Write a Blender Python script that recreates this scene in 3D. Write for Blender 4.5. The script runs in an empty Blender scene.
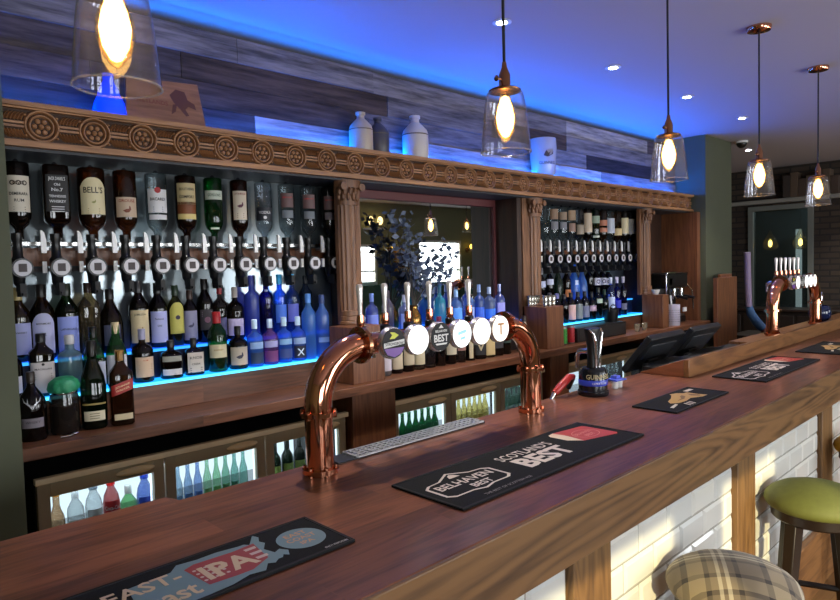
import bpy, math, random
from mathutils import Vector, Matrix
R = random.Random(7)
C = bpy.context.scene.collection
sc = bpy.context.scene
PI = math.pi

# ------------------------------------------------------------------ materials
def col(c, a=1.0):
    def f(v):
        v /= 255.0
        return v / 12.92 if v <= .04045 else ((v + .055) / 1.055) ** 2.4
    return (f(c[0]), f(c[1]), f(c[2]), a)

MATS = {}
def nmat(key):
    m = bpy.data.materials.new(key); m.use_nodes = True
    nt = m.node_tree; nt.nodes.clear()
    out = nt.nodes.new('ShaderNodeOutputMaterial')
    return m, nt, out

def P(c, rough=.5, metal=0., spec=.5, emit=None, es=0., coat=0., noise=0., nscale=20., bump=0.):
    key = ('P', c, rough, metal, spec, emit, es, coat, noise, nscale, bump)
    if key in MATS: return MATS[key]
    m, nt, out = nmat('plain')
    b = nt.nodes.new('ShaderNodeBsdfPrincipled')
    b.inputs['Base Color'].default_value = col(c)
    b.inputs['Roughness'].default_value = rough
    b.inputs['Metallic'].default_value = metal
    b.inputs['Specular IOR Level'].default_value = spec
    b.inputs['Coat Weight'].default_value = coat
    if emit:
        b.inputs['Emission Color'].default_value = col(emit); b.inputs['Emission Strength'].default_value = es
    if noise or bump:
        tc = nt.nodes.new('ShaderNodeTexCoord'); nz = nt.nodes.new('ShaderNodeTexNoise')
        nz.inputs['Scale'].default_value = nscale; nz.inputs['Detail'].default_value = 4
        nt.links.new(tc.outputs['Object'], nz.inputs['Vector'])
        if noise:
            mx = nt.nodes.new('ShaderNodeMixRGB'); mx.blend_type = 'MULTIPLY'; mx.inputs[0].default_value = noise
            mx.inputs[1].default_value = col(c)
            cr = nt.nodes.new('ShaderNodeValToRGB')
            cr.color_ramp.elements[0].position = .3; cr.color_ramp.elements[1].position = .7
            cr.color_ramp.elements[0].color = (.25, .25, .25, 1)
            nt.links.new(nz.outputs['Fac'], cr.inputs[0]); nt.links.new(cr.outputs[0], mx.inputs[2])
            nt.links.new(mx.outputs[0], b.inputs['Base Color'])
        if bump:
            bp = nt.nodes.new('ShaderNodeBump'); bp.inputs['Strength'].default_value = bump; bp.inputs['Distance'].default_value = .01
            nt.links.new(nz.outputs['Fac'], bp.inputs['Height']); nt.links.new(bp.outputs[0], b.inputs['Normal'])
    nt.links.new(b.outputs[0], out.inputs[0])
    MATS[key] = m
    return m

def EM(c, s):
    key = ('E', c, s)
    if key in MATS: return MATS[key]
    m, nt, out = nmat('light')
    e = nt.nodes.new('ShaderNodeEmission'); e.inputs[0].default_value = col(c); e.inputs[1].default_value = s
    nt.links.new(e.outputs[0], out.inputs[0]); MATS[key] = m
    return m

def WOOD(c1, c2, axis='X', scale=1., rough=.4, stave=0., contrast=1., bands=6., spec=.5, coat=0.):
    key = ('W', c1, c2, axis, scale, rough, stave, contrast, bands, spec, coat)
    if key in MATS: return MATS[key]
    m, nt, out = nmat('wood')
    N = nt.nodes.new; L = nt.links.new
    tc = N('ShaderNodeTexCoord'); mp = N('ShaderNodeMapping')
    st = {'X': (.9, 9, 9), 'Y': (9, .9, 9), 'Z': (9, 9, .9)}[axis]
    mp.inputs['Scale'].default_value = [s * scale for s in st]
    L(tc.outputs['Object'], mp.inputs['Vector'])
    vec = mp.outputs[0]
    br = None
    if stave:
        rot = N('ShaderNodeMapping')
        if axis == 'Z': rot.inputs['Rotation'].default_value = (0, PI / 2, 0)
        if axis == 'Y': rot.inputs['Rotation'].default_value = (0, 0, PI / 2)
        L(tc.outputs['Object'], rot.inputs['Vector'])
        br = N('ShaderNodeTexBrick'); br.inputs['Scale'].default_value = 1
        br.inputs['Brick Width'].default_value = stave * 9; br.inputs['Row Height'].default_value = stave
        br.inputs['Mortar Size'].default_value = .0008; br.offset = .37
        br.inputs['Color1'].default_value = (0, 0, 0, 1); br.inputs['Color2'].default_value = (1, 1, 1, 1); br.inputs['Mortar'].default_value = (.2, .2, .2, 1)
        L(rot.outputs[0], br.inputs['Vector'])
        ad = N('ShaderNodeVectorMath'); ad.operation = 'MULTIPLY_ADD'
        L(br.outputs['Color'], ad.inputs[0]); ad.inputs[1].default_value = (7, 7, 7); L(vec, ad.inputs[2])
        vec = ad.outputs[0]
    n1 = N('ShaderNodeTexNoise'); n1.inputs['Scale'].default_value = 1.0; n1.inputs['Detail'].default_value = 2; n1.inputs['Distortion'].default_value = .6
    L(vec, n1.inputs['Vector'])
    mul = N('ShaderNodeMath'); mul.operation = 'MULTIPLY'; mul.inputs[1].default_value = bands
    L(n1.outputs['Fac'], mul.inputs[0])
    fr = N('ShaderNodeMath'); fr.operation = 'PINGPONG'; fr.inputs[1].default_value = .5
    L(mul.outputs[0], fr.inputs[0])
    n2 = N('ShaderNodeTexNoise'); n2.inputs['Scale'].default_value = 6; n2.inputs['Detail'].default_value = 5
    L(vec, n2.inputs['Vector'])
    mx = N('ShaderNodeMath'); mx.operation = 'MULTIPLY_ADD'; mx.inputs[1].default_value = .9
    L(fr.outputs[0], mx.inputs[0]); L(n2.outputs['Fac'], mx.inputs[2])
    cr = N('ShaderNodeValToRGB')
    cr.color_ramp.elements[0].position = .5 - .3 / contrast; cr.color_ramp.elements[1].position = .65 + .3 / contrast
    cr.color_ramp.elements[0].color = col(c2); cr.color_ramp.elements[1].color = col(c1)
    L(mx.outputs[0], cr.inputs[0])
    c = cr.outputs[0]
    if stave:
        hs = N('ShaderNodeHueSaturation'); L(c, hs.inputs['Color'])
        mr = N('ShaderNodeMapRange'); mr.inputs['To Min'].default_value = .72; mr.inputs['To Max'].default_value = 1.25
        L(br.outputs['Color'], mr.inputs[0]); L(mr.outputs[0], hs.inputs['Value']); c = hs.outputs[0]
    b = N('ShaderNodeBsdfPrincipled'); L(c, b.inputs['Base Color'])
    b.inputs['Roughness'].default_value = rough; b.inputs['Specular IOR Level'].default_value = spec
    b.inputs['Coat Weight'].default_value = coat; b.inputs['Coat Roughness'].default_value = .25
    bp = N('ShaderNodeBump'); bp.inputs['Strength'].default_value = .12; bp.inputs['Distance'].default_value = .004
    L(n2.outputs['Fac'], bp.inputs['Height']); L(bp.outputs[0], b.inputs['Normal'])
    L(b.outputs[0], out.inputs[0]); MATS[key] = m
    return m

def VC(rough=.5, noise=.3, nscale=(3, 30, 30), spec=.4, bump=.1, metal=0.):
    """colour from the mesh's own per-face colour, with streaky grain on top"""
    key = ('VC', rough, noise, nscale, spec, bump, metal)
    if key in MATS: return MATS[key]
    m, nt, out = nmat('tinted'); N = nt.nodes.new; L = nt.links.new
    at = N('ShaderNodeAttribute'); at.attribute_name = 'Col'
    tc = N('ShaderNodeTexCoord'); mp = N('ShaderNodeMapping'); mp.inputs['Scale'].default_value = nscale
    L(tc.outputs['Object'], mp.inputs['Vector'])
    nz = N('ShaderNodeTexNoise'); nz.inputs['Scale'].default_value = 1; nz.inputs['Detail'].default_value = 6; nz.inputs['Roughness'].default_value = .65
    L(mp.outputs[0], nz.inputs['Vector'])
    cr = N('ShaderNodeValToRGB'); cr.color_ramp.elements[0].position = .35; cr.color_ramp.elements[1].position = .65
    cr.color_ramp.elements[0].color = (.3, .3, .3, 1); cr.color_ramp.elements[1].color = (1.3, 1.3, 1.3, 1)
    L(nz.outputs['Fac'], cr.inputs[0])
    mx = N('ShaderNodeMixRGB'); mx.blend_type = 'MULTIPLY'; mx.inputs[0].default_value = noise
    L(at.outputs['Color'], mx.inputs[1]); L(cr.outputs[0], mx.inputs[2])
    b = N('ShaderNodeBsdfPrincipled'); L(mx.outputs[0], b.inputs['Base Color'])
    b.inputs['Roughness'].default_value = rough; b.inputs['Specular IOR Level'].default_value = spec; b.inputs['Metallic'].default_value = metal
    if bump:
        bp = N('ShaderNodeBump'); bp.inputs['Strength'].default_value = bump; bp.inputs['Distance'].default_value = .004
        L(nz.outputs['Fac'], bp.inputs['Height']); L(bp.outputs[0], b.inputs['Normal'])
    L(b.outputs[0], out.inputs[0]); MATS[key] = m
    return m

def GLASS(tint, body=0.06, edge=.35, rough=.02, frost=0.):
    """thin-walled tinted glass: see-through, darker where the wall is seen edge-on, with a sharp sheen"""
    key = ('G', tint, body, edge, rough, frost)
    if key in MATS: return MATS[key]
    m, nt, out = nmat('glass'); N = nt.nodes.new; L = nt.links.new
    t = tuple(v ** .62 for v in col(tint)[:3]) + (1,)
    lw = N('ShaderNodeLayerWeight'); lw.inputs[0].default_value = .5
    p2 = N('ShaderNodeMath'); p2.operation = 'POWER'; p2.inputs[1].default_value = 2.5; L(lw.outputs['Facing'], p2.inputs[0])
    mx = N('ShaderNodeMixRGB'); mx.inputs[1].default_value = t
    mx.inputs[2].default_value = tuple(v * edge for v in t[:3]) + (1,)
    L(p2.outputs[0], mx.inputs[0])
    tr = N('ShaderNodeBsdfTransparent'); L(mx.outputs[0], tr.inputs[0])
    df = N('ShaderNodeBsdfDiffuse'); df.inputs[0].default_value = t
    tl = N('ShaderNodeBsdfTranslucent'); tl.inputs[0].default_value = t
    sd = N('ShaderNodeMixShader'); sd.inputs[0].default_value = .5; L(df.outputs[0], sd.inputs[1]); L(tl.outputs[0], sd.inputs[2])
    s1 = N('ShaderNodeMixShader'); s1.inputs[0].default_value = max(min(body, .02) if body == .06 and min(tint) > 130 else body, frost); L(tr.outputs[0], s1.inputs[1]); L(sd.outputs[0], s1.inputs[2])
    gl = N('ShaderNodeBsdfGlossy'); gl.inputs['Roughness'].default_value = .25 if frost else rough
    p5 = N('ShaderNodeMath'); p5.operation = 'POWER'; p5.inputs[1].default_value = 4.; L(lw.outputs['Facing'], p5.inputs[0])
    fz = N('ShaderNodeMath'); fz.operation = 'MULTIPLY_ADD'; fz.inputs[1].default_value = .7; fz.inputs[2].default_value = .045; L(p5.outputs[0], fz.inputs[0])
    s2 = N('ShaderNodeMixShader'); L(fz.outputs[0], s2.inputs[0]); L(s1.outputs[0], s2.inputs[1]); L(gl.outputs[0], s2.inputs[2])
    L(s2.outputs[0], out.inputs[0]); MATS[key] = m
    return m

def BRICKS(c1, c2, mortar, bw, bh, ms, rough=.8, plane='XZ', bump=.6):
    m, nt, out = nmat('bricks'); N = nt.nodes.new; L = nt.links.new
    tc = N('ShaderNodeTexCoord'); mp = N('ShaderNodeMapping')
    mp.inputs['Rotation'].default_value = {'XZ': (-PI / 2, 0, 0), 'YZ': (0, -PI / 2, -PI / 2), 'XY': (0, 0, 0)}[plane]
    L(tc.outputs['Object'], mp.inputs['Vector'])
    sx = N('ShaderNodeSeparateXYZ'); L(tc.outputs['Object'], sx.inputs[0]); cb = N('ShaderNodeCombineXYZ')
    a, b_ = {'XZ': ('X', 'Z'), 'YZ': ('Y', 'Z'), 'XY': ('X', 'Y')}[plane]
    L(sx.outputs[a], cb.inputs[0]); L(sx.outputs[b_], cb.inputs[1])
    br = N('ShaderNodeTexBrick'); br.inputs['Scale'].default_value = 1; br.inputs['Brick Width'].default_value = bw; br.inputs['Row Height'].default_value = bh
    br.inputs['Mortar Size'].default_value = ms; br.inputs['Mortar Smooth'].default_value = .2
    br.inputs['Color1'].default_value = col(c1); br.inputs['Color2'].default_value = col(c2); br.inputs['Mortar'].default_value = col(mortar)
    L(cb.outputs[0], br.inputs['Vector'])
    b = N('ShaderNodeBsdfPrincipled'); b.inputs['Roughness'].default_value = rough; L(br.outputs['Color'], b.inputs['Base Color'])
    bp = N('ShaderNodeBump'); bp.inputs['Strength'].default_value = bump; bp.inputs['Distance'].default_value = .01; bp.invert = True
    L(br.outputs['Fac'], bp.inputs['Height']); L(bp.outputs[0], b.inputs['Normal'])
    L(b.outputs[0], out.inputs[0])
    return m

# ------------------------------------------------------------------ mesh building
TXT = {}
def text_shape(s, bold=0.):
    """flat outlines of a line of text, 1 unit tall, centred: (verts2d, faces, width)"""
    k = (s, bold)
    if k in TXT: return TXT[k]
    cu = bpy.data.curves.new('t', 'FONT'); cu.body = s; cu.size = 1; cu.resolution_u = 2; cu.offset = bold
    cu.align_x = 'LEFT'
    o = bpy.data.objects.new('t', cu); C.objects.link(o)
    bpy.context.view_layer.update()
    dg = bpy.context.evaluated_depsgraph_get()
    me = bpy.data.meshes.new_from_object(o.evaluated_get(dg))
    vs = [(v.co.x, v.co.y) for v in me.vertices]; fs = [tuple(p.vertices) for p in me.polygons]
    bpy.data.objects.remove(o); bpy.data.curves.remove(cu); bpy.data.meshes.remove(me)
    x0 = min(v[0] for v in vs); x1 = max(v[0] for v in vs)
    cx = (x0 + x1) / 2
    r = ([(x - cx, y - .35) for x, y in vs], fs, x1 - x0)
    TXT[k] = r
    return r

class MB:
    def __init__(s): s.v = []; s.f = []; s.c = []; s.cur = None
    def add(s, vs, fs):
        n = len(s.v); s.v += [tuple(v) for v in vs]
        for f in fs: s.f.append(tuple(i + n for i in f)); s.c.append(s.cur)
        return s
    def box(s, x0, x1, y0, y1, z0, z1):
        return s.add([(x0, y0, z0), (x1, y0, z0), (x1, y1, z0), (x0, y1, z0), (x0, y0, z1), (x1, y0, z1), (x1, y1, z1), (x0, y1, z1)],
                     [(0, 3, 2, 1), (4, 5, 6, 7), (0, 1, 5, 4), (1, 2, 6, 5), (2, 3, 7, 6), (3, 0, 4, 7)])
    def obox(s, c, ax, ay, az, hx, hy, hz):
        c = Vector(c); ax = Vector(ax).normalized() * hx; ay = Vector(ay).normalized() * hy; az = Vector(az).normalized() * hz
        vs = [c + ax * i + ay * j + az * k for k in (-1, 1) for i, j in ((-1, -1), (1, -1), (1, 1), (-1, 1))]
        return s.add(vs, [(0, 3, 2, 1), (4, 5, 6, 7), (0, 1, 5, 4), (1, 2, 6, 5), (2, 3, 7, 6), (3, 0, 4, 7)])
    def lathe(s, prof, cx=0, cy=0, cz=0, seg=20, n=2., ry=1., axis='Z'):
        rings = []; vs = []
        for r, z in prof:
            if r < 1e-6:
                rings.append([len(vs)]); vs.append((0, 0, z))
            else:
                ids = []
                for k in range(seg):
                    a = 2 * PI * k / seg; c_, s_ = math.cos(a), math.sin(a)
                    q = 1. if n == 2 else (abs(c_) ** n + abs(s_) ** n) ** (-1. / n)
                    ids.append(len(vs)); vs.append((r * q * c_, r * q * s_ * ry, z))
                rings.append(ids)
        fs = []
        for a, b in zip(rings, rings[1:]):
            if len(a) == 1 and len(b) == 1: continue
            for k in range(seg):
                k2 = (k + 1) % seg
                if len(a) == 1: fs.append((a[0], b[k], b[k2]) if False else (a[0], b[k2], b[k]))
                elif len(b) == 1: fs.append((a[k], a[k2], b[0]))
                else: fs.append((a[k], a[k2], b[k2], b[k]))
        m = {'Z': lambda v: v, 'Y': lambda v: (v[0], v[2], v[1]), 'X': lambda v: (v[2], v[0], v[1])}[axis]
        vs = [m(v) for v in vs]
        if axis == 'Y': fs = [tuple(reversed(f)) for f in fs]
        return s.add([(x + cx, y + cy, z + cz) for x, y, z in vs], fs)
    def tube(s, pts, r, seg=10, cap=True):
        pts = [Vector(p) for p in pts]; m = len(pts)
        rr = r if isinstance(r, (list, tuple)) else [r] * m
        vs = []; up = None
        for i, p in enumerate(pts):
            d = (pts[min(i + 1, m - 1)] - pts[max(i - 1, 0)]).normalized()
            if up is None:
                up = d.orthogonal().normalized()
            up = (up - d * up.dot(d)).normalized(); w = d.cross(up)
            for k in range(seg):
                a = 2 * PI * k / seg
                vs.append(p + (up * math.cos(a) + w * math.sin(a)) * rr[i])
        fs = [(i * seg + k, i * seg + (k + 1) % seg, (i + 1) * seg + (k + 1) % seg, (i + 1) * seg + k) for i in range(m - 1) for k in range(seg)]
        if cap: fs += [tuple(range(seg - 1, -1, -1)), tuple(range((m - 1) * seg, m * seg))]
        return s.add(vs, fs)
    def prism(s, poly, fn, d0, d1):
        """poly 2d -> fn(u,v,d)"""
        n = len(poly)
        vs = [fn(u, v, d0) for u, v in poly] + [fn(u, v, d1) for u, v in poly]
        fs = [tuple(range(n - 1, -1, -1)), tuple(range(n, 2 * n))] + [(i, (i + 1) % n, n + (i + 1) % n, n + i) for i in range(n)]
        return s.add(vs, fs)
    def flat(s, poly, fn):
        return s.add([fn(u, v) for u, v in poly], [tuple(range(len(poly)))])
    def ring(s, ro, ri, cu, cv, fn, seg=24):
        vs = []
        for k in range(seg):
            a = 2 * PI * k / seg
            vs += [fn(cu + ro * math.cos(a), cv + ro * math.sin(a)), fn(cu + ri * math.cos(a), cv + ri * math.sin(a))]
        return s.add(vs, [(2 * k, 2 * ((k + 1) % seg), 2 * ((k + 1) % seg) + 1, 2 * k + 1) for k in range(seg)])
    def disc(s, r, cu, cv, fn, seg=24, ry=None):
        ry = ry or r
        return s.flat([(cu + r * math.cos(2 * PI * k / seg), cv + ry * math.sin(2 * PI * k / seg)) for k in range(seg)], fn)
    def text(s, t, size, cu, cv, fn, fit=None, bold=0., sx=1.):
        vs, fs, w = text_shape(t, bold)
        k = size; kx = size * sx
        if fit and w * kx > fit: kx = fit / w
        return s.add([fn(cu + x * kx, cv + y * k) for x, y in vs], fs)
    def ellipsoid(s, c, rx, ry, rz, seg=14, rings=9):
        pr = [(math.sin(PI * i / rings), -math.cos(PI * i / rings)) for i in range(rings + 1)]
        t = MB().lathe([(r if 0 < i < rings else 0, z) for i, (r, z) in enumerate(pr)], seg=seg)
        return s.add([(c[0] + x * rx, c[1] + y * ry, c[2] + z * rz) for x, y, z in t.v], t.f)
    def mesh(s, name, mat, angle=38):
        me = bpy.data.meshes.new(name)
        me.from_pydata(s.v, [], s.f); me.validate()
        if any(c is not None for c in s.c) and len(me.polygons) == len(s.f):
            ca = me.color_attributes.new('Col', 'FLOAT_COLOR', 'CORNER')
            for p, c in zip(me.polygons, s.c):
                for li in p.loop_indices: ca.data[li].color = c or (.5, .5, .5, 1)
        me.materials.append(mat)
        if angle:
            for p in me.polygons: p.use_smooth = True
            me.set_sharp_from_angle(angle=math.radians(angle))
        return me
    def build(s, name, mat, parent=None, bevel=0., angle=38, loc=None):
        return link(name, s.mesh(name, mat, angle), parent, bevel, loc)

def link(name, me, parent=None, bevel=0., loc=None):
    o = bpy.data.objects.new(name, me); C.objects.link(o)
    if parent: o.parent = parent
    if loc: o.location = loc
    if bevel:
        b = o.modifiers.new('edge', 'BEVEL'); b.width = bevel; b.segments = 2; b.limit_method = 'ANGLE'
    return o

LABELS = []
def tag(o, label, cat, group=None, kind=None):
    o['label'] = label; o['category'] = cat
    if group: o['group'] = group
    if kind: o['kind'] = kind
    n = len(label.split())
    if n < 4 or n > 16: print('LABEL LENGTH', n, label)
    LABELS.append(label)
    return o
def thing(name, label, cat, loc=(0, 0, 0), rz=0, group=None):
    o = bpy.data.objects.new(name, None); C.objects.link(o)
    o.empty_display_size = .05
    o.location = loc; o.rotation_euler = (0, 0, rz)
    return tag(o, label, cat, group)
def struct(o):
    o['kind'] = 'structure'; return o
def plabel(o, t): o['label'] = t; return o
def dup(root, loc=None, rz=None, label=None, group=None, parent=None):
    r = root.copy(); C.objects.link(r)
    if parent: r.parent = parent
    if loc is not None: r.location = loc
    if rz is not None: r.rotation_euler = (0, 0, rz)
    if label:
        r['label'] = label; LABELS.append(label)
        n = len(label.split())
        if n < 4 or n > 16: print('LABEL LENGTH', n, label)
    if group: r['group'] = group
    for ch in list(root.children): dup(ch, parent=r)
    return r
ORD = 'first second third fourth fifth sixth seventh eighth ninth tenth eleventh twelfth thirteenth fourteenth fifteenth sixteenth seventeenth'.split()

# colours
OAK = WOOD((150, 108, 66), (92, 60, 34), 'X', 1.2, .42, 0, 1.3, 9)
TOP = WOOD((138, 84, 58), (78, 42, 30), 'X', 1.6, .3, .115, 1.2, 5, spec=.5)
FASC = WOOD((116, 84, 52), (50, 32, 19), 'X', .55, .38, 0, 1.5, 16)
POST = WOOD((120, 88, 52), (74, 50, 28), 'Z', 1.0, .45, 0, 1.3, 10)
BACK = WOOD((118, 74, 50), (66, 38, 25), 'X', 1.5, .35, .13, 1.1, 5)
DARKW = WOOD((62, 40, 30), (30, 19, 15), 'Z', 1.2, .4, 0, 1.2, 5)
PILW = WOOD((128, 90, 62), (78, 50, 34), 'Z', 1.2, .45, 0, 1.2, 6)
CARV = WOOD((168, 122, 82), (120, 80, 50), 'X', 1.4, .5, 0, 1.0, 5)
CARV_SHADE = P((58, 36, 22), .7)  # frieze ground: recess shade between the carvings put into the colour
BOXW = WOOD((124, 78, 50), (84, 50, 32), 'Z', 1.3, .4, 0, 1.1, 6)
COPPER = P((222, 150, 118), .1, 1.)
BRASSC = P((168, 120, 90), .25, 1.)
CHROME = P((225, 225, 228), .08, 1.)
STEEL = P((150, 150, 150), .3, 1.)
BLACK = P((14, 14, 15), .35)
BLACKM = P((20, 20, 21), .6)
WHITE = P((225, 224, 220), .5)
CREAM = P((214, 200, 170), .6)
MIRROR = P((205, 210, 208), .015, 1.)
GREENW = P((82, 86, 66), .75, noise=.15, nscale=3)

# ------------------------------------------------------------------ setting
CEIL = 2.87
def S(name, mb, mat, bevel=0.): return struct(mb.build(name, mat, None, bevel))
S('floor', MB().box(-2.6, 11.5, -3.1, 5.0, -.05, 0), WOOD((150, 112, 70), (96, 66, 40), 'X', 1., .35, .14, 1.1, 5))
S('ceiling', MB().box(-2.6, 11.5, -3.1, 5.0, CEIL, CEIL + .1), P((176, 172, 178), .8))
WALLG = P((132, 136, 100), .8, noise=.1, nscale=2)
# wall behind the drinkers, with its windows
def holed(x0, x1, z0, z1, holes, fn):
    xs = sorted({x0, x1} | {h[0] for h in holes} | {h[1] for h in holes}); zs = sorted({z0, z1} | {h[2] for h in holes} | {h[3] for h in holes})
    for a, b in zip(xs, xs[1:]):
        for c, d in zip(zs, zs[1:]):
            if not any(h[0] <= a and b <= h[1] and h[2] <= c and d <= h[3] for h in holes): fn(a, b, c, d)
SW = [(-1.45, -.38, .8, 2.12), (-.1, .62, .8, 2.12), (7.05, 7.56, 1.41, 2.12), (8.60, 9.82, 1.34, 2.21), (2.2, 3.6, .8, 2.12), (4.6, 6.0, .8, 2.12)]
m = MB(); holed(-2.6, 11.5, 0, CEIL, SW, lambda a, b, c, d: m.box(a, b, -3.1, -3.0, c, d)); S('wall_front', m, WALLG)
WF = P((215, 213, 205), .5)
for i, (a, b, c, d) in enumerate(SW):
    m = MB(); w = .05
    m.box(a, b, -3.06, -3.0, c, c + w).box(a, b, -3.06, -3.0, d - w, d).box(a, a + w, -3.06, -3.0, c + w, d - w).box(b - w, b, -3.06, -3.0, c + w, d - w)
    zz = c + (d - c) * .3
    m.box(a + w, b - w, -3.05, -3.01, zz, zz + .035)
    S('window_%d' % (i + 1), m, WF)
S('wall_side', MB().box(-2.7, -2.6, -3.1, 5, 0, CEIL), WALLG)
FX = 9.4
FWIN = (2.43, 3.21, .55, 2.37)
m = MB(); holed(1.2, 5.0, 0, CEIL, [FWIN], lambda a, b, c, d: m.box(FX, FX + .2, a, b, c, d))
S('wall_far', m, BRICKS((74, 62, 52), (54, 46, 40), (44, 40, 37), .225, .075, .012, .85, 'YZ'))
S('wall_end', MB().box(11.4, 11.5, -3.0, 1.2, 0, CEIL), WALLG)
S('wall_corner', MB().box(FX + .2, 11.4, 1.2, 1.3, 0, CEIL), WALLG)
S('wall_back', MB().box(-2.6, 11.5, 4.9, 5.0, 0, CEIL), GREENW)
S('wall_left', MB().box(-2.6, .515, 2.45, 3.3, 0, CEIL), GREENW)
S('wall_right', MB().box(6.32, 6.97, 2.55, 4.9, 0, CEIL), GREENW)
S('wall_behind_bar', MB().box(.515, 6.32, 3.26, 3.36, 0, CEIL), P((60, 60, 58), .8))
# far window looking into the next room
a, b, c, d = FWIN; w = .06
FRM = P((120, 124, 118), .5)
m = MB().box(FX - .04, FX + .06, a, b, c, c + w).box(FX - .04, FX + .06, a, b, d - w, d).box(FX - .04, FX + .06, a, a + w, c + w, d - w).box(FX - .04, FX + .06, b - w, b, c + w, d - w)
fw = S('window_7', m, FRM)
struct(MB().box(FX + .005, FX + .012, a + w, b - w, c + w, d - w).build('window_pane', GLASS((150, 165, 165), .03), fw))
S('wall_next_room', MB().box(11.2, 11.3, 1.3, 4.9, 0, CEIL), P((70, 78, 80), .8))
S('trim_1', MB().box(FX - .1, FX, 1.6, 4.8, 2.40, 2.45), P((150, 148, 140), .6), .004)
# dark panelling under the brick
S('trim_2', MB().box(FX - .03, FX, 1.2, 2.42, 0, .95).box(FX - .03, FX, 3.22, 4.9, 0, .95).box(FX - .03, FX, 2.42, 3.22, 0, .53), P((34, 28, 25), .5))

# reclaimed plank cladding above the bar shelf
m = MB(); PL = [(104, 98, 100), (80, 70, 68), (60, 52, 52), (140, 134, 132), (92, 78, 70), (48, 42, 44), (118, 112, 112), (74, 60, 52), (156, 148, 142)]
z = 2.20; rows = [.118, .118, .118, .118, .118]
for i, h in enumerate(rows):
    x = .515 - R.random() * .6
    while x < 6.32:
        L_ = R.uniform(.6, 1.5)
        x0 = max(.515, x); x1 = min(6.32, x + L_)
        if x1 - x0 > .01:
            m.cur = col(R.choice(PL[3:4] + PL[6:7] + PL[8:] + PL[:3] if x0 > 1.9 and R.random() < .55 else PL))
            t = R.uniform(0, .008)
            m.box(x0 + .001, x1 - .001, 2.85 - t, 2.875, z + .001, z + h - .001)
        x += L_
    z += h
PT = z
S('wall_planks', m, VC(.75, .95, (2.6, 40, 30), .2, .35))

# ------------------------------------------------------------------ front bar
bar = thing('bar_counter', 'long oak bar counter with white tile panels between timber posts', 'bar counter', (0, .853, 0))
def BP(name, mb, mat, parent=bar, bevel=0.):
    off = parent.location
    mb.v = [(x - off.x, y - off.y, z - off.z) for x, y, z in mb.v]
    return mb.build(name, mat, parent, bevel)
BX0, BX1 = -1.6, 7.2
m = MB().prism([(BX0, .86), (BX1, .86), (BX1, 1.585), (.67, 1.585), (.655, 1.635), (BX0, 1.635)], lambda u, v, d: (u, v, d), 1.05, 1.1)
BP('worktop', m, TOP, bevel=.004)
BP('fascia', MB().box(BX0, BX1, .852, .90, .94, 1.098), FASC, bevel=.003)
PX = [.275 + 1.135 * i - 1.135 * 2 for i in range(8)]
for x in PX:
    BP('panel_post', MB().box(x, x + .19, .912, .955, .0, 1.04), POST, bevel=.003)
BP('kickboard', MB().box(BX0, BX1, .905, 1.0, 0, .29), WOOD((150, 104, 60), (100, 64, 36), 'X', 1.2, .4, 0, 1.2, 7), bevel=.004)
# bevelled white tiles: one panel of tiles between each pair of posts
TILE = VC(.12, 0., (1, 1, 1), .5, 0.)
for x0, x1 in zip(PX, PX[1:]):
    a, b = x0 + .191, x1 - .001
    m = MB(); m.cur = col((150, 150, 142)); m.box(a, b, .937, .955, .27, 1.04)
    g = .0025; bv = .011
    k = 0; z = .305; TW = .19; TH = .095
    while z < 1.04:
        x = math.floor(a / TW) * TW + (TW / 2 if k % 2 else 0) - TW
        while x < b:
            u0, u1 = max(a, x) + g, min(b, x + TW) - g; w0, w1 = z + g, min(1.04, z + TH) - g
            if u1 - u0 > .02 and w1 - w0 > .02:
                m.cur = col(R.choice([(204, 205, 200), (199, 201, 198), (208, 208, 202)]))
                vs = [(u0, .937, w0), (u1, .937, w0), (u1, .937, w1), (u0, .937, w1), (u0 + bv, .930, w0 + bv), (u1 - bv, .930, w0 + bv), (u1 - bv, .930, w1 - bv), (u0 + bv, .930, w1 - bv)]
                m.add(vs, [(4, 5, 6, 7), (0, 1, 5, 4), (1, 2, 6, 5), (2, 3, 7, 6), (3, 0, 4, 7)])
            x += TW
        z += TH; k += 1
    o = m.mesh('tile_panel', TILE, 0)
    for v in o.vertices: v.co.y -= bar.location.y
    link('tile_panel', o, bar)
BP('back_panel', MB().box(BX0, BX1, 1.46, 1.50, 0, 1.05), BLACKM)
BP('work_shelf', MB().box(2.6, 5.4, 1.50, 1.95, .84, .88), STEEL)
LEDGE = WOOD((136, 94, 58), (84, 54, 32), 'X', 1.2, .3, 0, 1.2, 7)
t = thing('raised_ledge', 'raised oak ledge standing along the rear edge of the bar top', 'ledge', (3.085, 1.33, 1.1005))
XE = BX1 - .02 - 3.085
MB().box(0, XE, 0, .026, 0, .0875).build('front_board', LEDGE, t, .003)
MB().prism([(.0265, 0), (.25, 0), (.25, .006), (.0265, .0865)], lambda u, v, d: (d, u, v), 0, .026).build('end_cheek', WOOD((150, 92, 62), (96, 54, 36), 'Y', 1.2, .3, 0, 1.2, 7), t, .002)
MB().box(.0265, 1.18, .0265, .25, 0, .03).build('black_well', P((15, 15, 16), .45), t)
MB().box(1.181, XE, .0265, .25, 0, .048).build('solid_shelf', LEDGE, t, .002)

# ------------------------------------------------------------------ back bar joinery
bb = thing('back_bar', 'carved wooden back bar with fluted pilasters and mirrored bays', 'back bar', (0, 2.95, 0))
def B(name, mb, mat, bevel=0., parent=bb): return BP(name, mb, mat, parent, bevel)
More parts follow.
